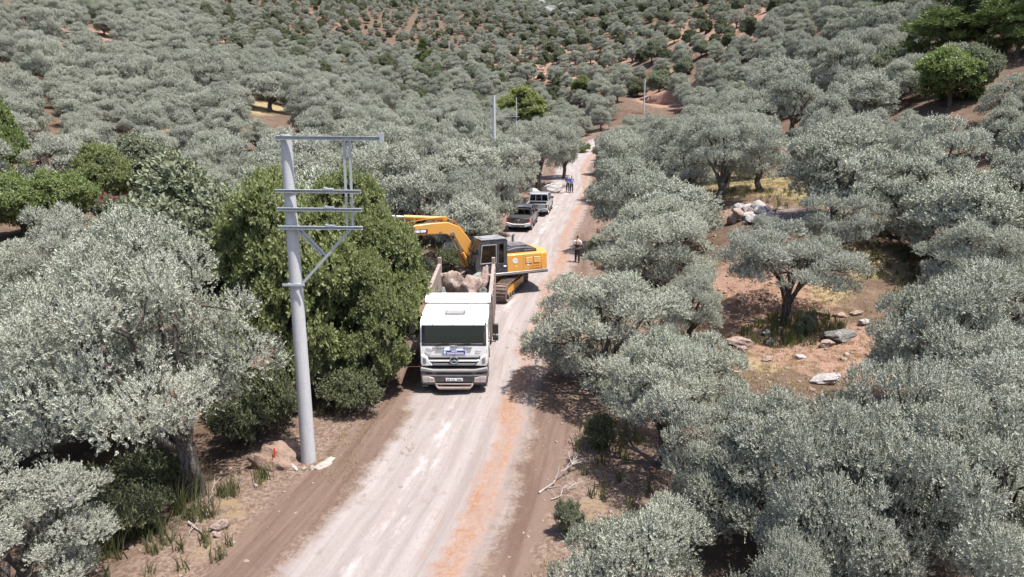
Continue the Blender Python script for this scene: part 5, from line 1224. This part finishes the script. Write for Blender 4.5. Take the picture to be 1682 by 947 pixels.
# labels: every tree is named by its look, its slope and its place in its row
def ordw(n): return ['first', 'second', 'third', 'fourth', 'fifth', 'sixth', 'seventh', 'eighth', 'ninth', 'tenth', 'eleventh', 'twelfth', 'thirteenth', 'fourteenth', 'fifteenth', 'sixteenth', 'seventeenth', 'eighteenth', 'nineteenth', 'twentieth'][n]
def zone(c):
    px, py = c[5], c[6]
    if px < 455: return ('left hillside', 'the left picture edge')
    if px < 820: return ('slope beyond the pole', 'the tall pole')
    if px < 1180: return ('valley beyond the road', 'the plain pole')
    return ('right hillside', 'the grassy clearing')
zones = {}
for c in IND: zones.setdefault(zone(c), []).append(c)
LAB = {}
for (zn, lm), cs in zones.items():
    cs.sort(key=lambda c: c[4]); rows = [cs[i:i+9] for i in range(0, len(cs), 9)]
    for ri, row in enumerate(rows):
        row.sort(key=lambda c: c[5])
        for ci, c in enumerate(row):
            sz = 'small' if c[2] < 2.35 else ('broad' if c[2] > 3.0 else 'rounded')
            LAB[id(c)] = f'{sz} olive on {zn}, {ordw(ri)} row from camera, {ordw(ci)} from left'
for c in IND:
    v = MID[int(c[7]*6) % 6] if c[4] > 33 else NEAR[int(c[7]*5) % 5]
    plant(v, c[0], c[1], c[2], c[3], c[7]*40, LAB[id(c)], group=TG)
# the farther wood: one object, crowns of the same trees spread by geometry nodes
M_far = len(REST)
me = bpy.data.meshes.new('far_olive_wood'); zr = height(np.array([c[0] for c in REST]), np.array([c[1] for c in REST]))
me.vertices.add(M_far); me.vertices.foreach_set('co', np.array([(c[0], c[1], z-.05) for c, z in zip(REST, zr)], np.float32).ravel())
def vatt(n_, typ, data, key='value'):
    a = me.attributes.new(n_, typ, 'POINT'); a.data.foreach_set(key, np.asarray(data).ravel())
vatt('kind_index', 'INT', np.array([6+int(c[7]*100) % 2 if c[4] > 150 and 330 < c[5] < 1320 and (c[7]*37) % 1 < .38 else int(c[7]*6) % 6 for c in REST], np.int32))
vatt('turn', 'FLOAT_VECTOR', np.array([(0, 0, c[7]*40) for c in REST], np.float32), 'vector')
vatt('size', 'FLOAT_VECTOR', np.array([(c[2]/2.8, c[2]/2.8, c[3]/5.) for c in REST], np.float32), 'vector')
fo = link('far_olive_wood', me); tag(fo, 'grey green olive wood covering the farther slopes', 'olive wood', None, 'stuff')
ng = bpy.data.node_groups.new('wood', 'GeometryNodeTree'); ng.interface.new_socket('Geometry', in_out='INPUT', socket_type='NodeSocketGeometry'); ng.interface.new_socket('Geometry', in_out='OUTPUT', socket_type='NodeSocketGeometry')
gi = ng.nodes.new('NodeGroupInput'); go = ng.nodes.new('NodeGroupOutput'); jn = ng.nodes.new('GeometryNodeJoinGeometry'); ng.links.new(jn.outputs[0], go.inputs[0])
def named(n_, typ):
    q = ng.nodes.new('GeometryNodeInputNamedAttribute'); q.data_type = typ; q.inputs['Name'].default_value = n_; return [o for o in q.outputs if o.enabled][0]
ki, tu, si = named('kind_index', 'INT'), named('turn', 'FLOAT_VECTOR'), named('size', 'FLOAT_VECTOR')
er = ng.nodes.new('FunctionNodeEulerToRotation'); ng.links.new(tu, er.inputs[0])
src = {}
for o in bpy.data.objects:
    if o.type == 'MESH' and o.name.split('.')[0] in ('crown', 'trunk') and o.data.name not in src: src[o.data.name] = o
for k_, v in enumerate(MID+[GMID['dull'], GMID['ggreen']]):
    cmp = ng.nodes.new('FunctionNodeCompare'); cmp.data_type = 'INT'; cmp.operation = 'EQUAL'
    ins = [s_ for s_ in cmp.inputs if s_.type == 'INT']; ng.links.new(ki, ins[0]); ins[1].default_value = k_
    for me2 in (v.crown, v.trunk):
        oi = ng.nodes.new('GeometryNodeObjectInfo'); oi.inputs['Object'].default_value = src[me2.name]; oi.inputs['As Instance'].default_value = True
        ip = ng.nodes.new('GeometryNodeInstanceOnPoints'); ng.links.new(gi.outputs[0], ip.inputs['Points']); ng.links.new(cmp.outputs[0], ip.inputs['Selection']); ng.links.new([o for o in oi.outputs if o.type == 'GEOMETRY'][0], ip.inputs['Instance']); ng.links.new(er.outputs[0], ip.inputs['Rotation']); ng.links.new(si, ip.inputs['Scale']); ng.links.new(ip.outputs[0], jn.inputs[0])
gm = fo.modifiers.new('wood', 'NODES'); gm.node_group = ng
print('trees: hand', n_hand, 'individual', len(IND), 'far', M_far)

# ------------------------------------------------------------------ dry grass, weeds, twigs, gravel
M_straw = leaf_mat('straw', (.20, .15, .08), (.33, .26, .15), (.46, .38, .25), (.32, .25, .15), .8, .15, .3, (.4, .3, .12))
M_weed = leaf_mat('weed', (.04, .048, .02), (.09, .095, .045), (.19, .18, .09), (.10, .11, .055), .7, .2, .3, (.25, .28, .08))
M_twig = plain('dead_twig', (.30, .26, .24), .9, 0, .2, .4)
def blades(name, pts, hgt, w, per, mat, seed, lean=.45):
    rs = np.random.RandomState(seed); n = len(pts)*per; B = np.repeat(pts, per, 0)+np.c_[rs.randn(n, 2)*.07, np.zeros(n)]
    a = rs.rand(n)*6.28; h = hgt*(.5+.9*rs.rand(n)); l = lean*rs.rand(n)*h; d = np.c_[np.cos(a), np.sin(a), np.zeros(n)]; q = np.c_[-np.sin(a+.9), np.cos(a+.9), np.zeros(n)]*(w*(.6+.8*rs.rand(n)))[:, None]/2
    tip = B+d*l[:, None]+np.c_[np.zeros((n, 2)), h]; midp = B+d*(l*.35)[:, None]+np.c_[np.zeros((n, 2)), h*.55]
    V = np.stack([B-q, B+q, midp+q*.8, tip, midp-q*.8], 1).reshape(-1, 3); F = np.arange(len(V)).reshape(-1, 5); T = np.repeat(np.clip(rs.rand(n)+rs.randn(n)*.1, 0, 1.1), 5)
    return set_mesh(name, V, F, mat, False, {'tone': T})
def scatter(n, seed, fn):
    rs = np.random.RandomState(seed); P = fn(rs, n); z = height(P[:, 0], P[:, 1]); return np.c_[P, z-.02]
def verge(lo, hi, v0, v1):
    def f(rs, n):
        v = v0+(v1-v0)*rs.rand(n); u = lo+(hi-lo)*rs.rand(n); i = np.clip(np.searchsorted(CLV, v), 1, len(CL)-1); t = (v-CLV[i-1])/(CLV[i]-CLV[i-1]); P = CL[i-1]+(CL[i]-CL[i-1])*t[:, None]; d = norm(CL[i, :2]-CL[i-1, :2]); return P[:, :2]+np.c_[d[:, 1], -d[:, 0]]*u[:, None]
    return f
def clump(f, seed, cells, keep):
    def g(rs, n):
        P = f(rs, n*3); w = np.sin(P[:, 0]*cells+seed)+np.sin(P[:, 1]*cells*1.3+seed*2)+np.sin((P[:, 0]+P[:, 1])*cells*.7+seed*3); return P[np.argsort(-w+rs.randn(len(w))*keep)[:n]]
    return g
def disc(px, py, rx, ry):
    c = hit(px, py)
    def f(rs, n):
        a = rs.rand(n)*6.28; r = np.sqrt(rs.rand(n)); return np.c_[c[0]+np.cos(a)*r*rx, c[1]+np.sin(a)*r*ry]
    return f
gp = [scatter(900, 1, clump(verge(3.6, 6.5, 12, 120), 1, 1.1, .8)), scatter(900, 2, clump(verge(-7.5, -4.1, 14, 130), 2, 1.1, .8)), scatter(1500, 3, disc(1300, 570, 5, 6)), scatter(1500, 4, disc(1250, 310, 4.5, 9)), scatter(500, 5, disc(1420, 450, 4, 6)), scatter(120, 6, disc(600, 720, 1.6, 3))]
gp.append(scatter(5000, 7, lambda rs, n: np.c_[(rs.rand(n)*2-1)*40, 10+rs.rand(n)*60])); q = gp[-1]; uq = np.abs(road_uv(q[:, 0], q[:, 1])[0]); gp[-1] = q[uq > 6]
go_ = link('dry_grass', blades('dry_grass', np.concatenate(gp), .11, .014, 14, M_straw, 4, 1.6)); tag(go_, 'straw coloured dry grass along the verges and under the olives', 'dry grass', None, 'stuff')
wp = [scatter(9, 18, disc(374, 812, .3, .3)), scatter(5, 19, disc(428, 790, .25, .2)), scatter(34, 11, disc(235, 870, 1.5, 1.5)), scatter(7, 12, disc(330, 900, .8, .8)), scatter(160, 13, disc(1300, 545, 2.2, 1.6)), scatter(50, 14, disc(1250, 320, 3.5, 5)), scatter(180, 15, clump(verge(3.8, 6, 12, 60), 5, .9, .5)), scatter(150, 16, clump(verge(-7, -4.5, 14, 60), 6, .9, .5)), scatter(120, 17, disc(1480, 430, 3, 4))]
wo = link('green_weeds', blades('green_weeds', np.concatenate(wp), .42, .028, 14, M_weed, 5, .6)); tag(wo, 'rough green weeds in the shade beside the verges', 'weeds', None, 'stuff')
tp = scatter(16, 21, disc(250, 868, 1.7, 1.3)); tw = link('tall_reeds', blades('tall_reeds', tp, 1.0, .02, 16, M_weed, 6, .9)); tag(tw, 'tall green weeds under the leaning olive', 'tall weeds', None, 'stuff')
# stones and litter too many to count
rs = np.random.RandomState(31); bmq = bmesh.new(); bmesh.ops.create_icosphere(bmq, subdivisions=1, radius=1); IV = np.array([v.co[:] for v in bmq.verts]); IF = np.array([[v.index for v in f.verts] for f in bmq.faces]); bmq.free()
sp = np.concatenate([scatter(900, 32, verge(-6.5, -2.6, 10, 70)), scatter(700, 33, verge(2.3, 6.0, 10, 70)), scatter(260, 34, verge(-2.6, 2.3, 10, 50)), scatter(420, 35, disc(1300, 560, 6, 7)), scatter(200, 36, disc(1260, 355, 4, 4))])
sc = .014+.05*rs.rand(len(sp))**4+.015*rs.rand(len(sp)); sc[1860:] *= 1.7
V = (IV[None]*(1+.35*rs.randn(len(sp), len(IV), 1)*.6)*(sc[:, None, None]*np.stack([1+.4*rs.rand(len(sp)), 1+.4*rs.rand(len(sp)), .6+.3*rs.rand(len(sp))], 1)[:, None, :])+sp[:, None, :]+np.array([0, 0, .03])).reshape(-1, 3)
F = (IF[None]+np.arange(len(sp))[:, None, None]*len(IV)).reshape(-1, 3)
st_ = link('gravel', set_mesh('gravel', V, F, M_rockp)); tag(st_, 'loose pale stones strewn over the verges and clearing', 'gravel', None, 'stuff')
# dead branches on the right verge, long stick by the leaning olive
def branch(name, p0, p1, r, seed, label, twigs=7):
    rs = np.random.RandomState(seed); b = MB(); p0 = np.array(p0); p1 = np.array(p1); L = np.linalg.norm(p1-p0); pts = [p0+(p1-p0)*t+rs.randn(3)*L*.035*math.sin(math.pi*t) for t in np.linspace(0, 1, 8)]
    for i in range(7): b.cyl(pts[i], pts[i+1], r*(1-i*.1), r*(1-(i+1)*.1), 7)
    for k_ in range(twigs):
        q = pts[1+rs.randint(6)]; e = norm((p1-p0)/L+rs.randn(3)*.6); e[2] = abs(e[2])*.4; q2 = q+e*L*.22*(.5+rs.rand()); q3 = q2+norm(e+rs.randn(3)*.4)*L*.15; b.cyl(q, q2, r*.45, r*.3, 5); b.cyl(q2, q3, r*.3, r*.12, 5)
    o = b.build(name, M_twig, None, smooth=True); return tag(o, label, 'branch')
a = hit(885, 812); c_ = hit(948, 772); branch('dead_branch', a+[0, 0, .05], c_+[0, 0, .35], .03, 1, 'bare grey dead branch lying on the right verge', 12)
a = hit(905, 822); c_ = hit(955, 800); branch('dead_branch', a+[0, 0, .04], c_+[0, 0, .2], .018, 2, 'thinner dead branch just below the longer one', 14)
a = hit(340, 850); c_ = hit(356, 815); branch('stick', a+[0, 0, .02], c_+[0, 0, .55], .022, 3, 'thin stick leaning by the foot of the leaning olive', 1)
a = hit(310, 862); c_ = hit(337, 880); branch('stick', a+[0, 0, .1], c_+[0, 0, .04], .025, 4, 'pale dead stick lying beside the buff verge stone', 3)
